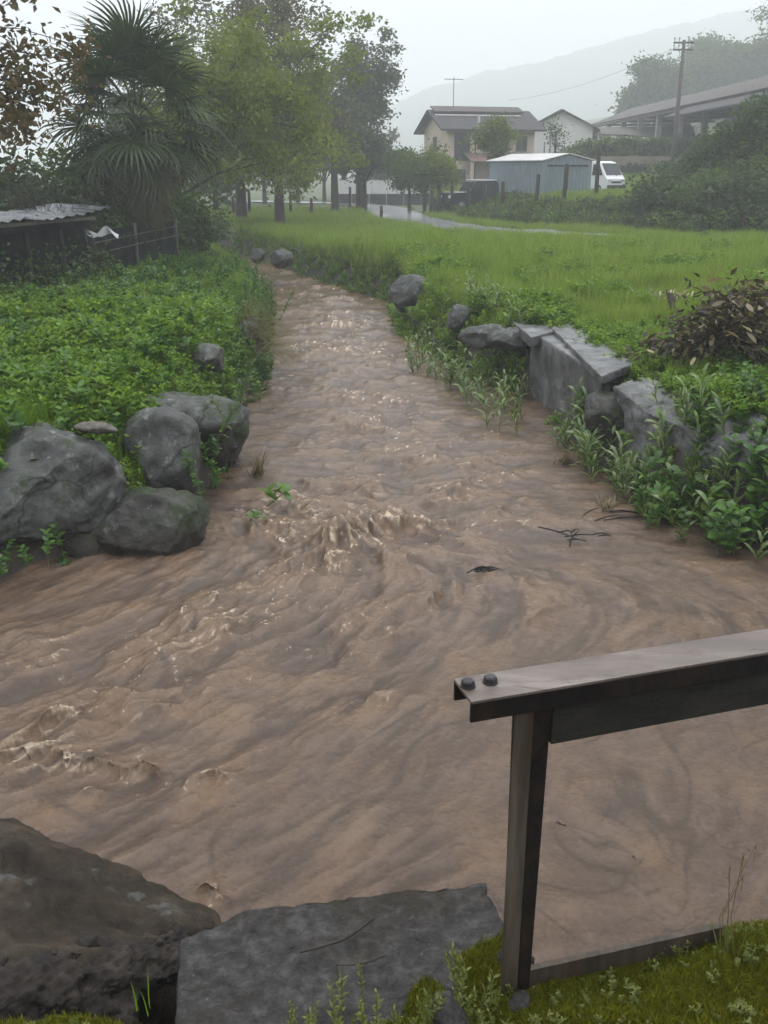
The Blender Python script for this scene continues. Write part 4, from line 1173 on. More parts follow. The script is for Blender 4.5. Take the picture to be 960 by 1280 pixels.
# ------------------------------------------------------------------ trees
def tree(label, base, trunk_h, trunk_r, cc, cr, ncl, nleaf, leaf, mat, seed, name='tree', cat='tree', lean=(0, 0), sig=.55, droop=.0, group=None, shell=.55, bark=None, limbs=14, squash=.7, twig=.012):
    """tapered trunk with limbs to every leaf cluster; the crown is leaf-sized faces round the clusters.
    cc = crown centre relative to the base, cr = crown radii"""
    rs = np.random.RandomState(seed); rnd = random.Random(seed)
    root = empty(name, base); tag(root, label, cat, group)
    cc = Vector(cc)
    d = rs.normal(size=(ncl, 3)); d /= np.linalg.norm(d, axis=1, keepdims=True)
    rr = rs.uniform(0, 1, ncl) ** (shell)
    wob = 1 + .55 * fbm3(d * 1.8 + seed, 2, seed)
    C = d * (rr * wob)[:, None] * np.array(cr) + np.array(cc)
    C[:, 2] = np.maximum(C[:, 2], trunk_h * .55)
    mb = MB()
    top = Vector((cc.x * .9, cc.y * .9, cc.z + cr[2] * .35))
    tp = [Vector((0, 0, -.25)), Vector((0, 0, trunk_h * .12)), Vector((lean[0] * .5, lean[1] * .5, trunk_h * .6)), Vector((lean[0], lean[1], trunk_h))]
    tp.append(tp[-1].lerp(top, .5) + Vector((rnd.gauss(0, .1), rnd.gauss(0, .1), 0))); tp.append(top)
    mb.tube(tp, [trunk_r * 1.35, trunk_r * 1.05, trunk_r * .9, trunk_r * .8, trunk_r * .45, trunk_r * .12], 9)
    nodes = [(tp[3], trunk_r * .6), (tp[4], trunk_r * .4), (tp[2].lerp(tp[3], .75), trunk_r * .55), (tp[3].lerp(tp[4], .5), trunk_r * .5), (tp[4].lerp(tp[5], .5), trunk_r * .3)]
    order = list(range(ncl)); rnd.shuffle(order)
    for k, i in enumerate(order):
        c = Vector(C[i])
        if k < limbs: st, r0 = nodes[k % 5]
        else: st, r0 = min(nodes, key=lambda nr: (nr[0] - c).length + (2.0 if nr[0].z > c.z + .3 else 0))
        m1 = st.lerp(c, .5) + Vector((rnd.gauss(0, .12), rnd.gauss(0, .12), .12)) * (c - st).length * .5
        r0 = min(r0 * .7, max(twig, .028 * (c - st).length))
        mb.tube([st, m1, c], [r0, r0 * .6, twig * .6], 5, False)
        if len(nodes) < 60: nodes.append((m1, r0 * .6)); nodes.append((st.lerp(m1, .6), r0 * .7))
    mb.build('trunk', bark or M['bark'], root, True)
    per = max(4, int(nleaf / ncl))
    s3 = np.array([1, 1, squash]) * sig
    P = (C[:, None, :] + rs.normal(size=(ncl, per, 3)) * s3 * rs.uniform(.6, 1.3, (ncl, 1, 1))).reshape(-1, 3)
    V, F = cloud_leaves(P, leaf, rs, 1.7, droop=droop)
    me = mesh_np('crown', V, F, False); link('crown', me, mat, root)
    return root

# big orchard tree in the middle distance
g = gat(348, 45.0); s_ = pxm(45)
tree('broad yellow green orchard tree with a short dark trunk in the meadow', g, 2.0, .24, (-.7, .3, 5.0), (4.4, 3.4, 3.3), 230, 27000, .13, M['leaf_yellow'], 11, sig=.36, droop=.6)
g = gat(300, 50.0)
tree('tall sparse tree with pinkish new leaves rising behind the orchard tree', g, 3.4, .28, (1.1, .4, 8.0), (4.4, 3.2, 4.2), 150, 11000, .13, M['leaf_pink'], 13, sig=.40, shell=.45)
g = gat(235, 33.0)
tree('leaning forked tree with a bent dark trunk beside the palm', g, 1.7, .16, (1.2, .2, 4.6), (3.0, 2.0, 2.5), 120, 11000, .10, M['leaf_yellow'], 17, lean=(-.5, .1), sig=.3, droop=.6)
g = gat(450, 68.0)
tree('tall grey green tree with an airy uneven crown beside the road', g, 3.2, .3, (.4, .2, 7.2), (2.3, 2.2, 3.6), 85, 11000, .15, M['leaf_grey'], 19, sig=.42)
g = gat(418, 62.0)
tree('hazy grey green tree between the orchard tree and the tall airy tree', g, 2.6, .25, (-.3, .4, 5.4), (2.2, 2.0, 3.0), 60, 8000, .15, M['leaf_grey'], 23, sig=.45)
g = gat(455, 66.0)
tree('low dense tree under the tall grey green tree', g, 1.8, .2, (.1, -.4, 3.6), (1.9, 1.7, 1.6), 50, 6500, .14, M['leaf_grey'], 29, sig=.4)
# trees before the house
for (px, d, th, cc, cr, nl, mt, sd, lb) in (
    (531, 60, 1.1, (.0, 0, 2.6), (1.5, 1.3, 1.3), 9000, 'leaf_mid', 31, 'rounded fresh green tree on the bank in front of the house'),
    (512, 63, 1.2, (-.2, 0, 2.5), (1.3, 1.2, 1.2), 6500, 'leaf_mid', 37, 'smaller green tree left of the house behind the road bend'),
    (549, 59, 1.0, (.1, 0, 2.3), (.8, .8, .9), 3500, 'leaf_yellow', 41, 'slim pale green tree beside the dark parked car'),
    (622, 63, 1.6, (-.1, 0, 3.2), (1.25, 1.0, 1.4), 5000, 'leaf_yellow', 43, 'thin yellowish tree standing before the house wall by the shed'),
    (692, 76, 1.3, (0, 0, 2.6), (.8, .7, 1.1), 450, 'leaf_mid', 47, 'bare looking sapling with few leaves in front of the white building')):
    g = gat(px, d)
    tree(lb, g, th, .12, cc, cr, 40, nl, .11, M[mt], sd, sig=.3, limbs=8)
# hazy trees closing the meadow on the left
hz = [(300, 72, 'mid', 1), (268, 58, 'mid', 0), (330, 80, 'grey', 1), (372, 84, 'mid', 1), (405, 90, 'grey', 1), (240, 66, 'grey', 1), (215, 56, 'mid', 0), (180, 62, 'grey', 1), (430, 95, 'grey', 1), (475, 100, 'grey', 0)]
names_ = ['hazy green tree in the row closing off the meadow', 'tall hazy grey green tree in the row closing off the meadow']
for i, (px, d, mt, big) in enumerate(hz):
    g = gat(px, d)
    tree(names_[big], g, 1.5, .18, (0, 0, 3.4 + 1.3 * big), (2.5, 2.0, 2.2 + .8 * big), 36, 4200, .2, M['leaf_' + mt], 50 + i, sig=.5, limbs=8, group='tall trees closing the meadow' if big else 'low trees closing the meadow')
for i, (px, d, h, lb) in enumerate([(265, 40, 1.6, 'slim sapling on the meadow beside the stream bend')]):
    g = gat(px, d)
    tree(lb, g, .7, .04, (0, 0, 1.7), (.7, .6, .8), 24, 1500, .1, M['leaf_mid'], 80 + i, sig=.22, limbs=6)
# bushes and trees behind the hut and palm
for i, (px, d, hgt, rx_, mt, lb) in enumerate([
    (40, 24, 2.3, 1.5, 'leaf_dark', 'dark bushy shrub rising behind the scrap hut roof'),
    (100, 27, 2.6, 1.7, 'leaf_mid', 'green shrub between the scrap hut and the palm'),
    (215, 29, 1.5, 1.0, 'leaf_mid', 'low bush at the end of the black tarpaulin fence'),
    (-40, 23, 2.8, 1.8, 'leaf_dark', 'tall dark shrub at the far corner of the scrap hut'),
    (150, 31, 2.6, 1.6, 'leaf_dark', 'shady bush behind the foot of the palm')]):
    g = gat(px, d)
    tree(lb, g, .5, .07, (0, 0, hgt * .5), (rx_, 1.2, hgt * .5), 60, 7000, .10, M[mt], 90 + i, name='shrub', cat='shrub', sig=.3, limbs=8)
# rusty leaved tree overhanging from the left
g = gat(-185, 15.0)
tree('rusty brown leaved tree reaching in over the scrap hut', g, 2.2, .18, (1.0, .3, 4.6), (2.3, 1.7, 2.3), 130, 11000, .075, M['brown_tree'], 101, sig=.3, droop=.5)
# bare twiggy bush showing against the sky
g = gat(52, 21.0)
root = empty('bare_bush', g); tag(root, 'bare twiggy bush showing against the sky behind the scrap hut', 'bush')
mb = MB(); rnd = random.Random(4)
def twig_rec(mb, p, d, l, r, k):
    q = p + d * l; m_ = p.lerp(q, .5) + Vector((rnd.gauss(0, .05), rnd.gauss(0, .05), rnd.gauss(0, .03))) * l
    mb.tube([p, m_, q], [r, r * .85, r * .65], 4, False)
    if k:
        for _ in range(rnd.choice((2, 3))):
            twig_rec(mb, q, (d + Vector((rnd.gauss(0, .5), rnd.gauss(0, .5), rnd.gauss(.05, .35)))).normalized(), l * rnd.uniform(.6, .85), r * .62, k - 1)
for k in range(6): twig_rec(mb, Vector((rnd.gauss(0, .3), rnd.gauss(0, .2), 0)), Vector((rnd.gauss(0, .25), rnd.gauss(0, .2), 1)).normalized(), .85, .03, 4)
mb.build('branches', M['bark'], root, True)

# ------------------------------------------------------------------ fan palm
def frond_mesh(name, seed, mat, petiole=.75, fan=.62, n=34, fold=.25):
    rnd = random.Random(seed); b = LeafBuf()
    # frond lies along +x with a short arching stalk
    u = np.linspace(0, 1, 5); px_ = petiole * u; pz = .10 * np.sin(u * 1.5)
    w_ = .022
    b.strip(np.stack([px_, np.full(5, -w_ / 2), pz], -1), np.stack([px_, np.full(5, w_ / 2), pz + .004], -1))
    hx_, hz_ = petiole, pz[-1]
    for k in range(n):
        a = (k / (n - 1) - .5) * R(285)
        l = fan * (1 - .22 * abs(k / (n - 1) - .5) * 2) * rnd.uniform(.88, 1.05)
        v = np.linspace(.03, 1, 5)
        dr = -.9 * (np.clip(v - .45, 0, 1)) ** 2 * l * rnd.uniform(.6, 1.5)
        cx = hx_ + np.cos(a) * l * v; cyy = np.sin(a) * l * v; cz = hz_ + dr + fold * l * v * abs(math.sin(a * .5)) * .4 + .03 * (-1) ** k * v * .3
        wv = .034 * np.sin(np.pi * (v * .86 + .08)) * (fan / .62)
        nx2, ny2 = -math.sin(a), math.cos(a)
        t_ = rnd.uniform(-.4, .4)
        off = np.stack([nx2 * wv / 2, ny2 * wv / 2, t_ * wv / 2], -1)
        c = np.stack([cx, cyy, cz], -1)
        b.strip(c - off, c + off)
    return b.mesh(name, mat)
g = gat(178, 25.0)
palm = empty('fan_palm', g); tag(palm, 'tall fan palm with a shaggy trunk behind the black tarpaulin fence', 'palm tree')
TH = 3.55
mb = MB(); rnd = random.Random(8)
mb.tube([(0, 0, -.2), (.02, 0, 1.2), (-.02, 0, 2.4), (.0, 0, TH)], [.20, .21, .20, .17], 14)
mb.build('trunk', M['fibre'], palm, True)
b = LeafBuf()
for k in range(900):
    z = rnd.uniform(.1, TH); a = rnd.uniform(0, 6.28)
    b.blade((.19 * math.cos(a), .19 * math.sin(a), z), a, rnd.uniform(.12, .32), .02, rnd.uniform(.3, 1.0), rnd.uniform(1.0, 2.2), 3)
o = link('trunk_fibre', b.mesh('trunk_fibre', M['fibre']), None, palm); tag(o, kind='stuff')
FM = [frond_mesh('frond', s, M['palm']) for s in range(3)]
FO = [frond_mesh('frond', 10 + s, M['palm_old'], .6, .6) for s in range(2)]
nf_ = 58
for k in range(nf_):
    u = k / nf_
    el = R(80) - u ** .8 * R(150)
    a = k * 2.39996 + rnd.uniform(-.2, .2)
    old = u > .8
    o = link('frond', (FO if old else FM)[k % (2 if old else 3)], None, palm)
    s = rnd.uniform(1.45, 1.95) * (1.0 if not old else .95)
    o.scale = (s, s, s)
    z = TH + .25 - u * .75
    o.location = (.1 * math.cos(a), .1 * math.sin(a), z)
    o.rotation_euler = Euler((rnd.gauss(0, .25), -el, a), 'XYZ')
# hanging dead skirt halfway down the trunk
for k in range(16):
    a = k * 2.39996
    o = link('dead_frond', FO[k % 2], None, palm)
    s = rnd.uniform(.75, 1.0); o.scale = (s, s, s)
    o.location = (.14 * math.cos(a), .14 * math.sin(a), rnd.uniform(1.6, 2.3))
    o.rotation_euler = Euler((rnd.gauss(0, .2), R(rnd.uniform(55, 80)), a), 'XYZ')

# ------------------------------------------------------------------ heap of withered leaves on the right
q = onz(905, 468, .95)
root = empty('dead_leaf_heap', (q.x + .05, q.y + .35, .92)); root.scale = (1.22, 1.1, 1.12); tag(root, 'heap of cut branches with withered yellow brown leaves above the long pale rock', 'leaf heap')
b = LeafBuf(); rnd = random.Random(6)
b.blade((0, 0, 0), 0, .12, .042, 1.2, .5, 4, 'leaf'); lm = b.mesh('leaf', M['dead'])
mb = MB()
tips = []
for k in range(46):
    a = rnd.uniform(0, 6.28); q1 = Vector((math.cos(a) * rnd.uniform(.2, 1.05), math.sin(a) * .55 * rnd.uniform(.2, 1.0), 0))
    zt = 1.02 * max(0.06, 1 - ((q1.x - .35) / 1.15) ** 2) * rnd.uniform(.5, 1.0)
    e_ = q1 + Vector((0, 0, zt))
    s0 = Vector((rnd.uniform(-.1, .7), rnd.gauss(0, .15), 0))
    mb.tube([s0, s0.lerp(e_, .5) + Vector((0, 0, .12)), e_], [.012, .009, .004], 5, False)
    tips += [s0.lerp(e_, u) + Vector((0, 0, .1 * math.sin(u * 3))) for u in (.45, .6, .7, .8, .9, 1.0)]
mb.build('branches', M['bark'], root, True)
tips.sort(key=lambda p: p.y - .6 * p.z)
for k in range(290):
    p = tips[int(k / 290 * len(tips) * .8)] + Vector((rnd.gauss(0, .1), rnd.gauss(-.10, .06), rnd.gauss(.06, .06)))
    p.z = max(p.z, .02)
    o = link('leaf', lm, None, root); o.location = p
    s = rnd.uniform(.8, 1.45); o.scale = (s, s, s)
    o.rotation_euler = (rnd.gauss(0, .6), rnd.gauss(.2, .6), rnd.uniform(0, 6.28))
C = np.array([tuple(tips[i % len(tips)]) for i in range(2600)]) + np.random.RandomState(3).normal(size=(2600, 3)) * np.array([.10, .10, .09])
C[:, 2] = np.maximum(C[:, 2], .02)
V, F = cloud_leaves(C, .045, np.random.RandomState(5), 2.2)
o = link('leaf_mass', mesh_np('leaf_mass', V, F), M['dead_dark'], root); tag(o, kind='stuff')
# fallen leaves spilling over the rock
rnd = random.Random(66)
q = onz(838, 405, .95)
root = empty('wooden_stump', (q.x, q.y, Hs(q.x, q.y))); tag(root, 'grey split wooden stump standing beside the withered leaf heap', 'stump')
mb = MB(); mb.tube([(.05, 0, -.1), (.02, 0, .2), (-.03, 0, .42), (-.05, .0, .5)], [.045, .05, .06, .035], 7); mb.build('stem', M['wood'], root)
mb = MB(); mb.tube([(-.04, 0, .36), (-.1, 0, .5), (-.12, 0, .56)], [.03, .022, .008], 6); mb.build('splinter', M['wood'], root)
b = LeafBuf()
for k in range(46): b.blade((rnd.gauss(0, .16), rnd.gauss(0, .05), rnd.uniform(.35, .5)), rnd.uniform(0, 6.28), rnd.uniform(.08, .16), .03, rnd.uniform(.5, 1.2), .8, 4, 'leaf')
link('sprouts', b.mesh('sprouts', M['dead']), None, root)
b = LeafBuf(); q = onz(808, 372, 1.1)
e = empty('pale_weed', (q.x, q.y, Hs(q.x, q.y))); tag(e, 'pale drooping weed in the meadow beside the wooden stump', 'weed')
for k in range(20): b.blade((rnd.gauss(0, .1), rnd.gauss(0, .1), .1), rnd.uniform(0, 6.28), rnd.uniform(.25, .5), .03, rnd.uniform(.2, .6), rnd.uniform(1.2, 2.2), 6, 'leaf')
link('leaves', b.mesh('leaves', leafm('pale_leaf', [(.1, .13, .07), (.18, .2, .13), (.28, .3, .22)], .3, .1)), None, e)

# ------------------------------------------------------------------ bits carried by the water
def floater(px, py, lb, cat, kind, seed, s=1.0, z=.04):
    q = onz(px, py, z); rnd = random.Random(seed); b = LeafBuf()
    e = empty('drifting_' + kind, (q.x, q.y, z)); tag(e, lb, cat)
    if kind == 'sprig':
        for k in range(14): b.blade((rnd.gauss(0, .07) * s, rnd.gauss(0, .05) * s, rnd.uniform(0, .1) * s), rnd.uniform(0, 6.28), .14 * s, .08 * s, rnd.uniform(.6, 1.3), .6, 4, 'leaf')
        link('leaves', b.mesh('leaves', M['nettle']), None, e)
        mb = MB(); mb.tube([(-.1 * s, 0, -.05), (0, 0, .03), (.08 * s, .02, .1 * s)], [.008, .006, .003], 5); mb.build('stem', M['stem'], e)
    elif kind == 'reeds':
        for k in range(60): b.blade((rnd.gauss(0, .04), rnd.gauss(0, .04), -.04), rnd.gauss(0, 1.8), rnd.uniform(.15, .38) * s, .012, rnd.uniform(.1, .7), rnd.uniform(.6, 1.9), 5)
        link('blades', b.mesh('blades', M['straw']), None, e)
    elif kind == 'twigs':
        mb = MB()
        for k in range(9):
            a = rnd.gauss(.3, .5); c = Vector((rnd.gauss(0, .12) * s, rnd.gauss(0, .06) * s, rnd.uniform(0, .04))); d_ = Vector((math.cos(a), math.sin(a), rnd.gauss(0, .1))) * rnd.uniform(.06, .2) * s
            mb.tube([c - d_, c + Vector((0, 0, .015)), c + d_], [.006, .007, .003], 5)
        mb.build('sticks', M['wood_dark'], e)
    return e
floater(346, 627, 'green leafy sprig caught in the foaming water', 'plant', 'sprig', 1, 1.0, .10)
floater(317, 648, 'small green leaf cluster washed beside the leafy sprig', 'plant', 'sprig', 2, .5, .07)
floater(322, 592, 'bunch of dry reed bent over in the current below the left rocks', 'reeds', 'reeds', 3, 1.1, .05)
floater(758, 632, 'tuft of pale straw stranded at the right water edge', 'straw', 'reeds', 4, .5, .03)
floater(717, 672, 'dark bundle of twigs drifting near the right bank', 'twigs', 'twigs', 5, 1.0, .03)
floater(792, 645, 'dark driftwood lodged against the right bank nettles', 'twigs', 'twigs', 6, 1.3, .03)
floater(608, 715, 'thin dark stick drifting in midstream', 'twigs', 'twigs', 7, .5, .03)
floater(705, 575, 'pale straw blades drifting along the lance leaf plants', 'straw', 'reeds', 8, .55, .02)
for (a, b_, c_, d_, r_, lb) in ((375, 1190, 467, 1148, .004, 'long curved brown twig lying on the rough grey block'), (420, 1206, 482, 1194, .0025, 'short thin twig lying below the long curved twig'), (228, 1236, 258, 1232, .002, 'tiny twig at the corner of the grey block')):
    q1, q2 = onz(a, b_, 1.305), onz(c_, d_, 1.312); mid = q1.lerp(q2, .55) + Vector((.018, -.016, .003)) * (r_ / .004)
    mb = MB(); mb.tube(smooth_path([q1, q1.lerp(mid, .55) + Vector((0, -.004, 0)), mid, q2], 5), r_, 6)
    o = mb.build('twig', M['bark'], None, True); tag(o, lb, 'twig')
# ------------------------------------------------------------------ buildings and things beyond the road
M['plaster'] = surf('cream_plaster', [(.42, .33, .26), (.5, .4, .32), (.56, .46, .38)], 1.2, .8, .1, 20)
M['plaster_white'] = surf('white_plaster', [(.55, .54, .5), (.66, .65, .62), (.72, .71, .68)], .8, .8, .1, 20)
M['roof_grey'] = surf('grey_roof_tiles', [(.025, .022, .024), (.04, .036, .038), (.06, .054, .056)], 2.0, .8, .2, 14)
M['roof_brown'] = surf('brown_roof_sheet', [(.05, .042, .038), (.08, .066, .06), (.11, .092, .085)], 1.5, .8, .2, 14)
M['red_tile'] = surf('reddish_tiles', [(.12, .07, .055), (.17, .10, .08)], 4, .7, .2, 14)
M['shed_metal'] = surf('grey_sheet_metal', [(.15, .18, .2), (.2, .24, .265), (.25, .29, .31)], 1.3, .4, .05, 10, metal=.2, stretch=(1, 1, .3))
M['shed_roof'] = surf('pale_sheet_roof', [(.42, .4, .38), (.55, .54, .52)], 1.6, .35, .05, 10, metal=.1)
M['dark_glass'] = surf('dark_glass', [(.02, .022, .025), (.03, .033, .036)], 1, .08, 0)
M['van_white'] = surf('white_van_paint', [(.68, .69, .7), (.74, .75, .76)], 1, .25, 0)
M['car_dark'] = surf('dark_car_paint', [(.012, .013, .016), (.02, .021, .024)], 1, .2, 0)
M['rubber'] = surf('rubber', [(.01, .01, .01), (.02, .02, .02)], 8, .8, .1)
M['chrome'] = surf('wheel_metal', [(.3, .3, .31), (.42, .42, .43)], 6, .3, 0, metal=.6)
M['lens'] = surf('headlamp_glass', [(.5, .5, .5), (.65, .65, .65)], 2, .1, 0)
M['concrete_pale'] = surf('pale_concrete', [(.22, .2, .18), (.3, .28, .25), (.36, .34, .31)], 1.4, .8, .2, 14)
M['tan_wall'] = surf('tan_wall', [(.17, .135, .10), (.22, .18, .14), (.26, .22, .17)], 1.0, .8, .3, 10)
M['tarp'] = surf('black_tarpaulin', [(.003, .003, .0035), (.006, .006, .007), (.011, .011, .013)], 2.5, .7, .5, 8, spec=.12)
M['scrap_metal'] = surf('wet_corrugated_sheet', [(.015, .015, .017), (.05, .052, .055), (.2, .205, .21)], 3.2, .25, .15, 10, metal=.3, wet=(.12, .4))
M['white_cloth'] = surf('white_plastic', [(.5, .5, .5), (.62, .62, .62)], 3, .5, .2)
M['pole'] = surf('old_pole', [(.07, .06, .055), (.11, .095, .085), (.14, .12, .11)], 4, .8, .2, 14, stretch=(3, 3, .3))

def corrugated(mb, a, b, z0, z1, pitch=.18, depth=.03, M4=None):
    """vertical ribs between two plan points; z0/z1 may be functions of u"""
    a, b = Vector(a), Vector(b); L_ = (b - a).length; d = (b - a) / L_; n = Vector((d.y, -d.x))
    k = max(2, int(L_ / pitch)) * 4
    pr = (0, 0, 1, 1)
    vs = []
    f0 = z0 if callable(z0) else (lambda u: z0); f1 = z1 if callable(z1) else (lambda u: z1)
    for i in range(k + 1):
        u = i / k; p = a + d * L_ * u + n * depth * pr[i % 4]
        vs += [(p.x, p.y, f0(u)), (p.x, p.y, f1(u))]
    mb.add(vs, [(2 * i, 2 * i + 2, 2 * i + 3, 2 * i + 1) for i in range(k)])
def rect_part(name, parent, mat, c, sz): 
    mb = MB(); mb.box(c, sz); return mb.build(name, mat, parent)
def roof_slab(mb, p0, p1, p2, p3, th):
    P = [Vector(p) for p in (p0, p1, p2, p3)]; n = (P[1] - P[0]).cross(P[3] - P[0]).normalized()
    if n.z < 0: n = -n
    mb.add([p for p in P] + [p + n * th for p in P], [(3, 2, 1, 0), (4, 5, 6, 7), (0, 1, 5, 4), (1, 2, 6, 5), (2, 3, 7, 6), (3, 0, 4, 7)])

# --- two storey house
hp = at(612, 232, 82.0)
gz = 2.0
house = empty('house', (hp.x, hp.y, gz), R(13))
tag(house, 'two storey cream house with a dark grey gabled roof beyond the shed', 'house')
HL, HD, EV, RG_ = 7.4, 7.0, 4.75, 6.1          # length, depth, eave height, ridge height
# x along the front, front faces -y
mb = MB()
x0, x1, y0, y1 = -HL / 2, HL / 2, 0, HD
mb.add([(x0, y0, -.5), (x1, y0, -.5), (x1, y1, -.5), (x0, y1, -.5), (x0, y0, EV), (x1, y0, EV), (x1, y1, EV), (x0, y1, EV), (x0, HD / 2, RG_ - .15), (x1, HD / 2, RG_ - .15)],
       [(0, 1, 5, 4), (1, 2, 6, 9, 5), (2, 3, 7, 6), (3, 0, 4, 8, 7)])
mb.build('wall', M['plaster'], house)
oh = .75
mb = MB()
sl = (RG_ - EV) / (HD / 2)
roof_slab(mb, (x0 - oh, -oh, EV - oh * sl), (x1 + oh, -oh, EV - oh * sl), (x1 + oh, HD / 2, RG_), (x0 - oh, HD / 2, RG_), .14)
roof_slab(mb, (x1 + oh, HD + oh, EV - oh * sl), (x0 - oh, HD + oh, EV - oh * sl), (x0 - oh, HD / 2, RG_), (x1 + oh, HD / 2, RG_), .14)
rf_ = mb.build('roof', M['roof_grey'], house)
mb = MB(); roof_slab(mb, (x0 - oh + .3, HD / 2 - 1.25, RG_ - 1.25 * sl + .36), (x1 + oh - .9, HD / 2 - 1.25, RG_ - 1.25 * sl + .36), (x1 + oh - .9, HD / 2 + .2, RG_ + .34), (x0 - oh + .3, HD / 2 + .2, RG_ + .34), .10)
mb.build('raised_ridge', M['roof_brown'], rf_)
mb = MB(); roof_slab(mb, (x0 - oh + .3, HD / 2 - 1.5, RG_ - 1.5 * sl + .18), (x1 + oh - 1.2, HD / 2 - 1.5, RG_ - 1.5 * sl + .18), (x1 + oh - 1.2, HD / 2 - 1.27, RG_ - 1.27 * sl + .18), (x0 - oh + .3, HD / 2 - 1.27, RG_ - 1.27 * sl + .18), .04)
mb.build('ridge_flashing', M['shed_roof'], rf_)
mb = MB(); mb.tube([(-1.2, -.35, EV - .05), (-1.2, -.35, EV + .9)], .10, 10); mb.build('flue', M['shed_roof'], rf_)
mb = MB(); mb.tube([(-2.2, HD / 2, RG_), (-2.2, HD / 2, RG_ + 2.6)], .03, 6); mb.tube([(-3.0, HD / 2, RG_ + 2.45), (-1.4, HD / 2, RG_ + 2.45)], .025, 5)
for k in range(5): mb.tube([(-2.9 + k * .35, HD / 2 - .3, RG_ + 2.45), (-2.9 + k * .35, HD / 2 + .3, RG_ + 2.45)], .018, 4)
mb.build('antenna', M['pole'], rf_)
for (wx, wz, ww, wh) in ((-.05, 3.55, .95, 1.2), (2.6, 3.55, .95, 1.2), (-2.6, 1.0, 1.0, 1.2)):
    f = rect_part('window', house, M['wood'], (wx, -.02, wz), (ww, .10, wh))
    for s in (-1, 1): rect_part('pane', f, M['dark_glass'], (wx + s * ww * .23, -.055, wz), (ww * .4, .04, wh * .84))
    rect_part('sill', f, M['concrete_pale'], (wx, -.09, wz - wh / 2 - .06), (ww + .2, .2, .08))
f = rect_part('window', house, M['wood'], (x0 - .02, HD * .5, 3.5), (.1, 1.1, 1.3)); rect_part('pane', f, M['dark_glass'], (x0 - .06, HD * .5, 3.5), (.05, .85, 1.1))
rect_part('balcony_recess_shade', house, M['car_dark'], (-2.45, -.02, 3.3), (1.3, .1, 2.1))  # flat near-black panel, painted in for the shade of the balcony recess
rect_part('door', house, M['wood'], (.9, -.02, .95), (1.0, .1, 2.0))
mb = MB(); mb.tube([(-1.35, -.08, .1), (-1.35, -.08, EV - .2)], .05, 8); mb.build('downpipe', M['red_tile'], house)
mb = MB(); roof_slab(mb, (-2.3, -2.1, 2.1), (3.4, -2.1, 2.1), (3.4, 0, 2.75), (-2.3, 0, 2.75), .1); pr_ = mb.build('porch_roof', M['red_tile'], house)
for xx in (-2.2, 1.0, 3.3): rect_part('porch_post', pr_, M['plaster'], (xx, -1.95, .95), (.22, .22, 2.3))

# --- white building with its gable to the road
bp = at(700, 190, 92.0)
wb = empty('white_building', (bp.x, bp.y, 4.0), R(-14)); tag(wb, 'long white building with a low brown roof beside the barn', 'building')
W_, D_, E_, G_ = 5.6, 13.0, 3.2, 4.6
mb = MB(); mb.add([(-W_ / 2, 0, -3), (W_ / 2, 0, -3), (W_ / 2, D_, -3), (-W_ / 2, D_, -3), (-W_ / 2, 0, E_), (W_ / 2, 0, E_), (W_ / 2, D_, E_), (-W_ / 2, D_, E_), (0, 0, G_ - .1), (0, D_, G_ - .1)],
       [(0, 1, 5, 8, 4), (1, 2, 6, 5), (2, 3, 7, 9, 6), (3, 0, 4, 7)])
mb.build('wall', M['plaster_white'], wb)
mb = MB(); s2 = (G_ - E_) / (W_ / 2)
roof_slab(mb, (-W_ / 2 - .5, -.6, E_ - .5 * s2), (0, -.6, G_), (0, D_, G_), (-W_ / 2 - .5, D_, E_ - .5 * s2), .12)
roof_slab(mb, (W_ / 2 + .5, D_, E_ - .5 * s2), (0, D_, G_), (0, -.6, G_), (W_ / 2 + .5, -.6, E_ - .5 * s2), .12)
mb.build('roof', M['roof_brown'], wb)
for wy in (3, 7, 10.5):
    f = rect_part('window', wb, M['wood'], (W_ / 2 + .02, wy, 1.8), (.1, 1.2, 1.2)); rect_part('pane', f, M['dark_glass'], (W_ / 2 + .06, wy, 1.8), (.05, 1.0, 1.0))
mb = MB(); mb.add([(W_ / 2 + .05, -.4, 2.5), (W_ / 2 + 9, 1.6, 2.2), (W_ / 2 + 9, 8, 3.4), (W_ / 2 + .05, 8, 3.4), (W_ / 2 + .05, -.4, 2.64), (W_ / 2 + 9, 1.6, 2.34), (W_ / 2 + 9, 8, 3.54), (W_ / 2 + .05, 8, 3.54)], [(3, 2, 1, 0), (4, 5, 6, 7), (0, 1, 5, 4), (1, 2, 6, 5), (2, 3, 7, 6), (3, 0, 4, 7)]); mb.build('lean_to_roof', M['roof_brown'], wb)

# --- long open barn on the terrace
EZ = 8.2
def eave_pt(px, py): 
    r = ray(px, py); t_ = (EZ - EYE) / r.z; return Vector((r.x * t_, r.y * t_, EZ))
e0, e1 = eave_pt(736, 158), eave_pt(953, 113)
dv = (e1 - e0); dv.z = 0; BLn = dv.length; dv.normalize()
barn = empty('open_barn', (e0.x, e0.y, 4.8), math.atan2(dv.y, dv.x))
tag(barn, 'long open barn with a brown pitched roof on pale columns above the bank', 'barn')
eh = EZ - 4.8; BW = 9.0; LL = BLn + 14
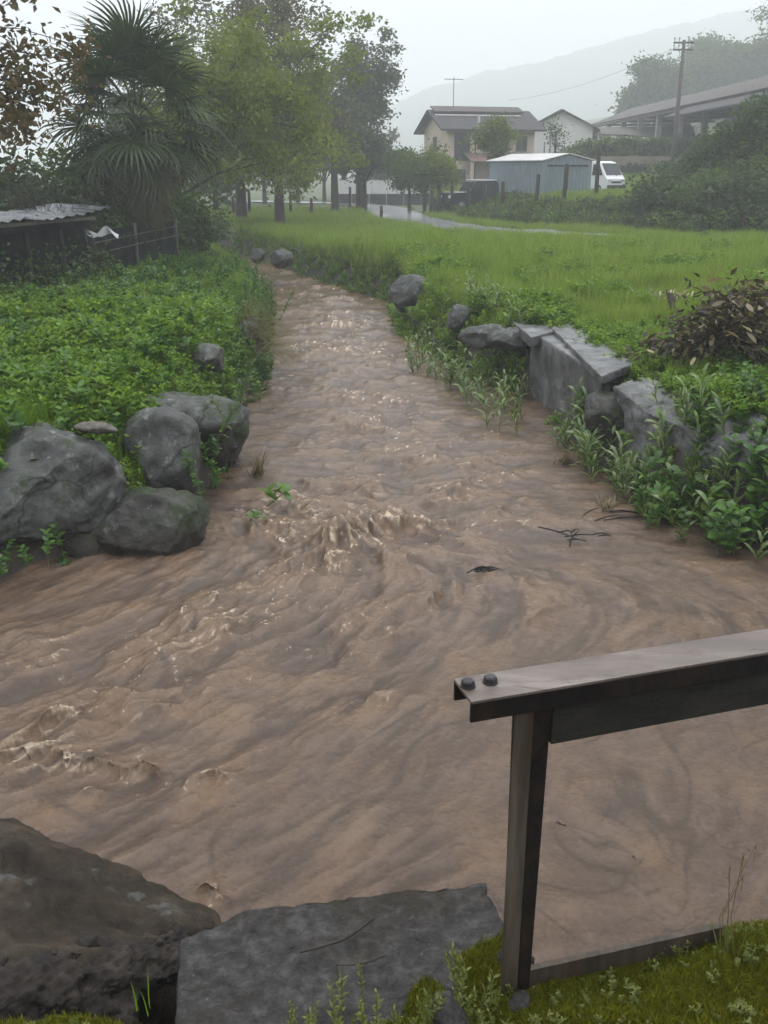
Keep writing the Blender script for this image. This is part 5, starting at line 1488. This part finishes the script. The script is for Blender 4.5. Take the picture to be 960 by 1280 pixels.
# local x along the eave towards the viewer, barn depth on the far side (+y local)
sgn = 1.0 if (Matrix.Rotation(math.atan2(dv.y, dv.x), 3, 'Z') @ Vector((0, 1, 0))).dot(Vector((e0.x, e0.y, 0))) > 0 else -1.0
mb = MB(); roof_slab(mb, (0, -.0, eh), (LL, 0, eh), (LL, sgn * BW * .5, eh + 1.7), (0, sgn * BW * .5, eh + 1.7), .12)
roof_slab(mb, (LL, sgn * BW, eh), (0, sgn * BW, eh), (0, sgn * BW * .5, eh + 1.7), (LL, sgn * BW * .5, eh + 1.7), .12)
rb_ = mb.build('roof', M['roof_brown'], barn)
mb = MB(); mb.box((LL / 2, sgn * .15, eh - .12), (LL, .18, .22)); mb.build('eave_beam', M['wood'], barn)
for k in range(11):
    rect_part('column', barn, M['concrete_pale'], (1.2 + k * LL / 10.6, sgn * .5, eh / 2 - .35), (.42, .42, eh + .3))
    rect_part('column', barn, M['concrete_pale'], (1.2 + k * LL / 10.6, sgn * (BW - .5), eh / 2 - .35), (.42, .42, eh + .3))
mb = MB(); mb.box((LL * .62, sgn * (BW - .2), eh * .45), (LL * .74, .15, eh * .9)); mb.build('back_wall', M['wood_dark'], barn)
for k in range(9): rect_part('rafter', barn, M['wood'], (1.0 + k * LL / 9, sgn * BW / 2, eh - .2), (.14, BW - .4, .18))
mb = MB(); mb.add([(e, f_, z) for z in (eh - .95, eh - .83) for (e, f_) in ((BLn * .70, -sgn * 1.9), (BLn * 1.1, -sgn * 1.9), (BLn * 1.1, 0), (BLn * .70, 0))], [(3, 2, 1, 0), (4, 5, 6, 7), (0, 1, 5, 4), (1, 2, 6, 5), (2, 3, 7, 6), (3, 0, 4, 7)])
for i, v in enumerate(mb.v): mb.v[i] = (v[0], v[1], v[2] + (.75 if abs(v[1]) < .1 else 0))
mb.build('lean_to_roof', M['roof_grey'], barn)
# retaining wall behind the van
wa, wb_ = at(768, 215, 74.0), at(834, 215, 74.0)
mb = MB(); mb.box(((wa.x + wb_.x) / 2 + 3, 74.3, 3.4), (wb_.x - wa.x + 8, .4, 2.1)); o = mb.build('retaining_wall', M['tan_wall']); tag(o, 'tan retaining wall behind the white van below the barn', 'wall')
# hedge on top of it
x, y = RS.uniform(9, 34, 4200), RS.uniform(73.8, 78, 4200)
scatter('terrace_scrub', 'hazy scrub along the terrace edge in front of the barn', 'scrub', np.stack([x, y, H(x, y)], -1), rots(4200, .3), RS.uniform(1.2, 2.0, 4200), 'bank_tuft')
x, y = RS.uniform(3, 26, 9000), RS.uniform(48, 74, 9000)
k = inside(x, y, BPOLY) & (seg_dist(x, y, BANK) > 3) & (x < 10.2 + (y - 38) * .335)
scatter('lawn_grass', 'grass on the level ground around the metal shed', 'grass', np.stack([x, y, H(x, y)], -1)[k], rots(k.sum()), RS.uniform(.8, 1.3, k.sum()), 'grass_tuft')

# --- grey sheet metal shed
sp_ = at(677, 240, 55.0)
sz = Hs(sp_.x, sp_.y)
shed = empty('metal_shed', (sp_.x, sp_.y, sz), R(12)); tag(shed, 'grey corrugated metal shed with a pale low gabled roof', 'shed')
SW_, SD_, SE, SG = 2.75, 3.6, 1.95, 2.28         # front width, depth, eave, gable; near corner at origin, front along +x turned away
rz_front = R(-6)
fx_, fy_ = math.cos(rz_front), math.sin(rz_front)
sxv = Vector((fx_, fy_)); syv = Vector((-.58, .81)).normalized() 
def sp2(u, v): return sxv * u + syv * v
c00, c10, c11, c01 = sp2(0, 0), sp2(SW_, 0), sp2(SW_, SD_), sp2(0, SD_)
mb = MB(); corrugated(mb, c00, c10, -.3, lambda u: SE + (SG - SE) * (1 - abs(2 * u - 1)), .2, .03); mb.build('front_wall', M['shed_metal'], shed)
mb = MB(); corrugated(mb, c01, c00, -.3, SE, .2, .03); mb.build('side_wall', M['shed_metal'], shed)
mb = MB(); corrugated(mb, c10, c11, -.3, SE, .2, .03); mb.build('side_wall', M['shed_metal'], shed)
mb = MB(); corrugated(mb, c11, c01, -.3, lambda u: SE + (SG - SE) * (1 - abs(2 * u - 1)), .2, .03); mb.build('back_wall', M['shed_metal'], shed)
mb = MB()
def s3_(u, v, z): q = sp2(u, v); return (q.x, q.y, z)
roof_slab(mb, s3_(-.15, -.12, SE), s3_(SW_ / 2, -.12, SG + .04), s3_(SW_ / 2, SD_ + .1, SG + .04), s3_(-.15, SD_ + .1, SE), .05); mb.build('roof_sheet', M['shed_roof'], shed)
mb = MB(); roof_slab(mb, s3_(SW_ + .15, SD_ + .1, SE), s3_(SW_ / 2, SD_ + .1, SG + .04), s3_(SW_ / 2, -.12, SG + .04), s3_(SW_ + .15, -.12, SE), .05); mb.build('roof_sheet', M['shed_roof'], shed)
mb = MB()
for (u0, u1) in ((0.25, SW_ - .25),):
    q0, q1 = sp2(u0, -.05), sp2(u1, -.05)
    mb.tube([(q0.x, q0.y, 1.72), (q1.x, q1.y, 1.72)], .035, 6)
mb.build('door_rail', M['steel_dark'], shed)
for u in (SW_ * .5,):
    q0 = sp2(u, -.05); mb = MB(); mb.tube([(q0.x, q0.y, 0), (q0.x, q0.y, 1.7)], .03, 6); mb.build('door_edge', M['steel_dark'], shed)

# --- fence posts and stakes along the bank
posts = [(586, 54, 1.55, 0), (606, 53, 1.6, .02), (630, 52, 1.55, -.06), (671, 50.5, 1.7, .07), (706, 50, 1.85, .03), (746, 49.5, 2.45, -.01), (565, 56, 1.9, .02), (549, 57, 1.5, .05), (538, 58, 1.4, .12)]
for i, (px, d, h, ln) in enumerate(posts):
    g = gat(px, d)
    mb = MB(); mb.tube([(0, 0, -.4), (ln * .5, 0, h * .5), (ln, 0, h - .08), (ln, 0, h)], [.11, .10, .095, .07], 8)
    o = mb.build('fence_post', M['bark'], None, True); o.location = g
    lb = 'rough dark wooden post standing on the roadside bank'
    if px == 746: lb = 'tallest dark wooden post, standing before the white van'
    elif px == 706: lb = 'dark post standing straight in front of the shed doors'
    elif px == 671: lb = 'leaning post at the near corner of the metal shed'
    elif px == 630: lb = 'thin post before the long side of the metal shed'
    elif px in (586, 606): lb = 'dark post in front of the parked car on the bank'
    else: lb = 'dark stake under the green tree before the house'
    tag(o, lb, 'post', {586: 'posts before the car', 606: 'posts before the car', 565: 'stakes under the tree', 549: 'stakes under the tree', 538: 'stakes under the tree'}.get(px))
for i, (px, d, h) in enumerate([(310, 58, 1.5), (362, 60, 1.3), (416, 62, 1.6), (437, 66, 1.5), (476, 54, .7), (290, 55, 1.1), (388, 57, 1.0)]):
    g = gat(px, d)
    mb = MB(); mb.tube([(0, 0, -.3), (.03, 0, h * .6), (.02, 0, h)], [.10, .09, .08], 7)
    o = mb.build('orchard_stake', M['bark'], None, True); o.location = g; tag(o, 'short dark stake in the far orchard meadow', 'post', 'stakes in the orchard meadow')

# --- power pole with cross arm and insulators
g = gat(838, 66.0); g.z = Hs(g.x, g.y)
pole = empty('power_pole', g); tag(pole, 'tall power pole with insulators standing before the barn', 'power pole')
pt = at(852, 50, 66.0); H_ = pt.z - g.z
mb = MB(); mb.tube([(0, 0, -.5), (.0, 0, H_ * .5), (.0, 0, H_)], [.17, .14, .10], 10); mb.build('shaft', M['pole'], pole, True)
for zz_ in (H_ - .15, H_ - .55):
    mb = MB(); mb.box((0, 0, zz_), (1.3, .1, .1)); mb.build('cross_arm', M['pole'], pole)
    for xx in (-.6, -.3, .3, .6):
        mb = MB(); mb.tube([(xx, 0, zz_ + .05), (xx, 0, zz_ + .16), (xx, 0, zz_ + .2), (xx, 0, zz_ + .32)], [.02, .03, .07, .05], 8); mb.build('insulator', M['shed_roof'], pole)
for i, (px, d, h) in enumerate([(678, 74, 3.3), (685, 73, 3.9)]):
    g = gat(px, d); mb = MB(); mb.tube([(0, 0, -.4), (0, 0, h)], [.06, .05], 7); o = mb.build('slim_pole', M['pole'], None, True); o.location = g
    tag(o, ['shorter thin pole before the white building', 'taller thin pole before the white building'][i], 'pole')
# cable sagging from the pole to the house
a_, b_ = Vector(pole.location) + Vector((0, 0, H_ - .2)), Vector(house.location) + Vector((1.5, 2, 6.9))
mb = MB(); mb.tube([a_.lerp(b_, u) - Vector((0, 0, 2.2 * u * (1 - u))) for u in np.linspace(0, 1, 16)], .008, 5, False); o = mb.build('power_cable', M['rubber']); tag(o, 'thin cable running from the power pole to the house', 'cable')

# --- roadside wall: cream band over a grey base
for (pa, pb, d, z0, z1, mt, nm, lb) in ((424, 545, 80, 1.7, 2.75, 'plaster_white', 'boundary_wall', 'cream boundary wall beyond the road bend'), (418, 548, 78.5, .5, 1.75, 'roof_grey', 'kerb_wall', 'dark grey low wall at the road bend below the cream wall')):
    A_, B_ = at(pa, 240, d), at(pb, 240, d)
    mb = MB(); n_s = 6
    e = empty(nm, (A_.x, d, z0)); tag(e, lb, 'wall')
    for k in range(n_s):
        w1 = (B_.x - A_.x) / n_s
        mb = MB(); mb.box((w1 * (k + .5), 0, (z1 - z0) / 2), (w1 - .05, .3, z1 - z0)); mb.build('panel', M[mt], e)

# --- white van
def lathe_wheel(parent, x, y, r, w_, side):
    mb = MB(); mb.tube([(x, y - w_ / 2, r), (x, y - w_ / 2 + .03, r), (x, y + w_ / 2 - .03, r), (x, y + w_ / 2, r)], [r * .9, r, r, r * .9], 20); wl = mb.build('wheel', M['rubber'], parent, True)
    mb = MB(); mb.tube([(x, y + side * (w_ / 2 - .02), r), (x, y + side * (w_ / 2 + .012), r)], [r * .6, r * .55], 14); mb.build('rim', M['chrome'], wl)
def vehicle(name, label, cat, loc, rz, prof, width, glass, paint, top_mat=None, wheel_r=.28, wheels=(.6, 2.5), lamp=None, top_cut=None):
    """side profile swept over the width with tucked-in sides; front is +x"""
    root = empty(name, loc, rz); tag(root, label, cat)
    n = len(prof); zmax = max(p[1] for p in prof)
    ys_ = [-1, -.93, 0, .93, 1]
    vs = []
    for s in ys_:
        for (x_, z_) in prof:
            tuck = 1 - .12 * max(0, (z_ - zmax * .5) / (zmax * .5)) ** 1.5
            xx = x_; 
            if abs(s) == 1: xx = x_ + (.04 if x_ < prof[n // 2][0] else -.04); 
            zz2 = z_ - (.03 if (abs(s) == 1 and z_ > zmax * .9) else 0)
            vs.append((xx, s * width / 2 * tuck, zz2))
    fs = [(j * n + i, j * n + (i + 1) % n, (j + 1) * n + (i + 1) % n, (j + 1) * n + i) for j in range(4) for i in range(n)]
    fs += [tuple(range(n - 1, -1, -1)), tuple(4 * n + i for i in range(n))]
    mb = MB(); mb.add(vs, fs); mb.build('body', paint, root, False, .015)
    for (nm, pts) in glass:
        for s in ((-1, 1) if nm == 'side_window' else (0,)):
            mb = MB()
            if s:
                P = []
                for (x_, z_) in pts:
                    tuck = 1 - .12 * max(0, (z_ - zmax * .5) / (zmax * .5)) ** 1.5
                    P.append(Vector((x_, s * (width / 2 * tuck + .006), z_)))
                n3 = Vector((0, s * .012, 0)); k = len(P)
                mb.add(P + [p_ + n3 for p_ in P], [tuple(range(k)), tuple(range(2 * k - 1, k - 1, -1))] + [(i, (i + 1) % k, k + (i + 1) % k, k + i) for i in range(k)])
            else:
                (xa, za), (xb, zb) = pts
                hw = width / 2 * .84
                nrm_ = Vector((zb - za, 0, -(xb - xa))).normalized() * .02
                if nrm_.x * (1 if nm == 'windscreen' else -1) < 0: nrm_ = -nrm_
                P = [Vector((xa, -hw, za)), Vector((xa, hw, za)), Vector((xb, hw * .95, zb)), Vector((xb, -hw * .95, zb))]
                P = [p_ + nrm_ * .3 for p_ in P]
                mb.add(P + [p_ + nrm_ for p_ in P], [(3, 2, 1, 0), (4, 5, 6, 7), (0, 1, 5, 4), (1, 2, 6, 5), (2, 3, 7, 6), (3, 0, 4, 7)])
            mb.build(nm, M['dark_glass'], root)
    for wx in wheels:
        for s in (-1, 1): lathe_wheel(root, wx, s * (width / 2 - .08), wheel_r, .17, s)
    if lamp:
        for s in (-1, 1):
            mb = MB(); mb.box((lamp[0], s * width * .36, lamp[1]), (.06, .26, .17)); mb.build('headlight', M['lens'], root, bevel=.01)
    return root
vprof = [(0, .28), (0, 1.2), (.12, 1.78), (.5, 1.88), (2.1, 1.88), (2.45, 1.78), (3.05, 1.0), (3.2, .86), (3.22, .34), (3.0, .26)]
vg = at(768, 238, 60.0); vz = Hs(vg.x, 60.0)
fwd = R(-58)
van = vehicle('parked_van', 'small white van parked beside the metal shed', 'van', (0, 0, 0), fwd, vprof, 1.5, [('windscreen', ((2.98, 1.08), (2.5, 1.74))), ('side_window', ((1.9, 1.08), (2.78, 1.08), (2.4, 1.7), (1.9, 1.7))), ('side_window', ((1.0, 1.08), (1.75, 1.08), (1.75, 1.7), (1.0, 1.7))), ('side_window', ((.15, 1.08), (.88, 1.08), (.88, 1.7), (.22, 1.7)))], M['van_white'], lamp=(3.2, .78))
rv = Matrix.Rotation(fwd, 3, 'Z') @ Vector((3.1, 0, 0)); van.location = (vg.x - rv.x, 60.0 - rv.y, vz)
mb = MB(); mb.box((3.24, 0, .42), (.1, 1.46, .2)); mb.build('bumper', M['steel_dark'], van, bevel=.02)
mb = MB(); mb.box((3.19, 0, .68), (.07, .8, .1)); mb.build('grille', M['steel_dark'], van, bevel=.01)
# --- dark off-roader behind the posts
cg_ = at(592, 243, 56.5); cz_ = Hs(cg_.x, 56.5)
cprof = [(0, .4), (0, .95), (.06, 1.05), (.15, 1.62), (.3, 1.68), (1.75, 1.68), (1.9, 1.62), (2.25, 1.08), (3.3, 1.0), (3.42, .9), (3.42, .42)]
car = vehicle('parked_car', 'dark boxy off-road car with a pale roof parked behind the bank posts', 'car', (0, 0, 0), R(202), cprof, 1.55, [('windscreen', ((2.22, 1.1), (1.92, 1.6))), ('side_window', ((1.2, 1.1), (2.05, 1.1), (1.82, 1.56), (1.2, 1.56))), ('side_window', ((.2, 1.1), (1.1, 1.1), (1.1, 1.56), (.28, 1.56)))], M['car_dark'], wheel_r=.34, wheels=(.65, 2.75), lamp=(3.42, .82))
mb = MB(); mb.box((1.03, 0, 1.70), (1.55, 1.32, .06)); mb.build('roof_panel', M['van_white'], car, bevel=.02)
mb = MB(); mb.box((2.8, 0, 1.06), (.9, 1.2, .03)); mb.build('bonnet_panel', M['van_white'], car, bevel=.01)
rv = Matrix.Rotation(R(202), 3, 'Z') @ Vector((1.7, 0, 0)); car.location = (cg_.x - rv.x, 57.2 - rv.y, Hs(cg_.x, 57.2))

# --- trees on the hillside behind the barn
for i, (px, py, d, r_, lb) in enumerate([
    (822, 108, 120, 4.2, 'dark round tree on the slope behind the power pole'), (862, 104, 124, 3.6, 'second dark tree on the slope beside the round one'),
    (905, 90, 128, 5.0, 'tall hazy tree on the slope above the barn ridge'), (950, 80, 126, 5.0, 'hazy hillside tree above the near end of the barn'), (1000, 80, 124, 5.0, 'hazy hillside tree beyond the near end of the barn'), (880, 82, 140, 4.0, 'pale hazy tree high on the slope over the barn'), (800, 128, 122, 2.6, 'small hazy tree at the far end of the barn roof')]):
    d *= 1.3; c = at(px, py, d); gz_ = Hs(c.x, d)
    hgt = c.z - gz_
    tree(lb, (c.x, d, gz_), max(2, hgt * .4), .35, (0, 0, hgt), (r_, r_ * .8, r_ * .9), 70, 13000, .32, M['leaf_mid'], 300 + i, sig=.9, limbs=8, twig=.03)
# a few bushes where the mound meets the meadow and along its top
for i, (px, d, r_, hh_, lb) in enumerate([(838, 42, 1.1, 1.5, 'dark rounded bush at the foot of the overgrown mound'), (880, 41, 1.3, 1.7, 'bush with tangled shoots on the face of the mound'), (940, 39, 1.4, 1.9, 'large dark bush on the mound face nearest the meadow'), (905, 45, 1.4, 1.7, 'green bush on the shoulder of the mound'), (960, 44, 1.6, 1.9, 'green bush crowning the mound below the barn'), (858, 47, 1.2, 1.4, 'low bush on the mound beside the lawn')]):
    g = gat(px, d)
    tree(lb, g, .4, .06, (0, 0, hh_ * .45), (r_, r_, hh_ * .55), 50, 6000, .12, M['leaf_dark' if i in (0, 2) else 'leaf_mid'], 340 + i, name='bush', cat='bush', sig=.32, limbs=8)

# ------------------------------------------------------------------ scrap hut and tarpaulin fence on the left bank
ha = ground_pt(-60, 392, 1.0); hb = ground_pt(120, 352, 1.0)
hd = Vector((hb.x - ha.x, hb.y - ha.y, 0)); hl = hd.length; hd.normalize()
hut = empty('scrap_hut', (ha.x, ha.y, Hs(ha.x, ha.y)), math.atan2(hd.y, hd.x)); tag(hut, 'low scrap hut with wet sheet roof and dark tarpaulin sides overgrown by weeds', 'hut')
for k in range(5):
    mb = MB(); xx = hl * k / 4; mb.tube([(xx, 0, -.3), (xx + .03, 0, .8), (xx, .02, 1.42 + .02 * k)], [.05, .045, .04], 7); mb.build('pole', M['bark'], hut, True)
mb = MB()
def crumple(mb, x0, x1, z0, z1, y, nx=26, nz=10, amp=.05, seed=1):
    X, Z = np.meshgrid(np.linspace(x0, x1, nx), np.linspace(z0, z1, nz))
    Y = y + amp * fbm2(X * 2.3, Z * 1.1, 3, seed)
    vs = np.stack([X, Y, Z], -1).reshape(-1, 3); i = np.arange(nx * nz).reshape(nz, nx)
    fs = np.stack([i[:-1, :-1], i[:-1, 1:], i[1:, 1:], i[1:, :-1]], -1).reshape(-1, 4)
    vb = vs + np.array([0, .012, 0]); 
    mb.add([tuple(v) for v in vs] + [tuple(v) for v in vb], [tuple(f) for f in fs] + [tuple(f[::-1] + len(vs)) for f in fs])
crumple(mb, -.1, hl + .05, -.1, 1.22, .1, 40, 12, .06, 3); mb.build('tarpaulin', M['tarp'], hut, True)
for k in range(4):
    mb = MB(); w1 = (hl + .5) / 4; x0_ = -.3 + k * w1
    n_ = 16; vs = []
    tl = .05 * (k % 2) + .03 * k
    for i in range(n_ + 1):
        u = i / n_; xx = x0_ + (w1 + .12) * u; zz3 = 1.43 + tl * u + .022 * math.sin(u * n_ * 1.57)
        vs += [(xx, -.35 - .05 * (k % 3), zz3 - .02), (xx, .3, zz3 + .02), (xx, 1.0, zz3 + .05)]
    mb.add(vs, [(3 * i + j, 3 * i + 3 + j, 3 * i + 4 + j, 3 * i + 1 + j) for i in range(n_) for j in (0, 1)])
    o = mb.build('roof_sheet', M['scrap_metal'], hut, True); o.location.z = .015 * (k % 2)
mb = MB(); crumple(mb, -.3, hl * .95, 1.2, 1.36, -.2, 30, 4, .05, 9); mb.build('eave_tarpaulin', M['tarp'], hut, True)
mb = MB(); mb.box((hl * .45, -.25, 1.36), (hl * 1.0, .07, .06)); mb.build('eave_batten', M['wood'], hut)
fa, fb = ground_pt(112, 352, 1.0), ground_pt(223, 331, 1.0)
fd = Vector((fb.x - fa.x, fb.y - fa.y, 0)); fl_ = fd.length; fd.normalize()
fen = empty('tarpaulin_fence', (fa.x, fa.y, Hs(fa.x, fa.y)), math.atan2(fd.y, fd.x)); tag(fen, 'fence of black tarpaulin between poles beside the hut, in front of the palm', 'fence')
mb = MB(); crumple(mb, .2, fl_, -.1, 1.02, .06, 30, 10, .07, 13); mb.build('tarpaulin', M['tarp'], fen, True)
for k, (u, h_) in enumerate([(.02, 1.3), (.5, 1.1), (1.0, 1.1)]):
    mb = MB(); mb.tube([(fl_ * u, 0, -.3), (fl_ * u + (.0 if k else -.12), 0, h_)], [.04, .035], 7); mb.build('pole', M['wood'], fen, True)
for zz_ in (.62, .85):
    mb = MB(); mb.tube([(.1, -.05, zz_ - .06), (fl_ * .5, -.06, zz_), (fl_, -.05, zz_ + .05)], .012, 5); mb.build('rope', M['wood'], fen)
q = at(128, 290, fa.y - .25)
mb = MB(); crumple(mb, -.35, .35, -.10, .10, 0, 24, 10, .16, 21)
for i, v in enumerate(mb.v): mb.v[i] = (v[0], v[1], v[2] * (.35 + .65 * abs(math.sin(v[0] * 9 + 1))) * (1 - .5 * abs(v[0]) / .35) + .05 * math.sin(v[0] * 13) - .12 * abs(v[0]))
o = mb.build('plastic_rag', M['white_cloth'], None, True); o.location = q; tag(o, 'white plastic rag hanging between the hut and the tarpaulin fence', 'rag')
# creepers over the hut front
C = np.stack([RS.uniform(-.2, hl + .3, 1500), RS.normal(-.28, .12, 1500), RS.uniform(0, 1.1, 1500) * RS.uniform(.3, 1, 1500)], -1)
V, F = cloud_leaves(C, .07, np.random.RandomState(8), 1.4, droop=.3)
o = link('creeper', mesh_np('creeper', V, F), M['leaf_dark'], hut); tag(o, kind='stuff')
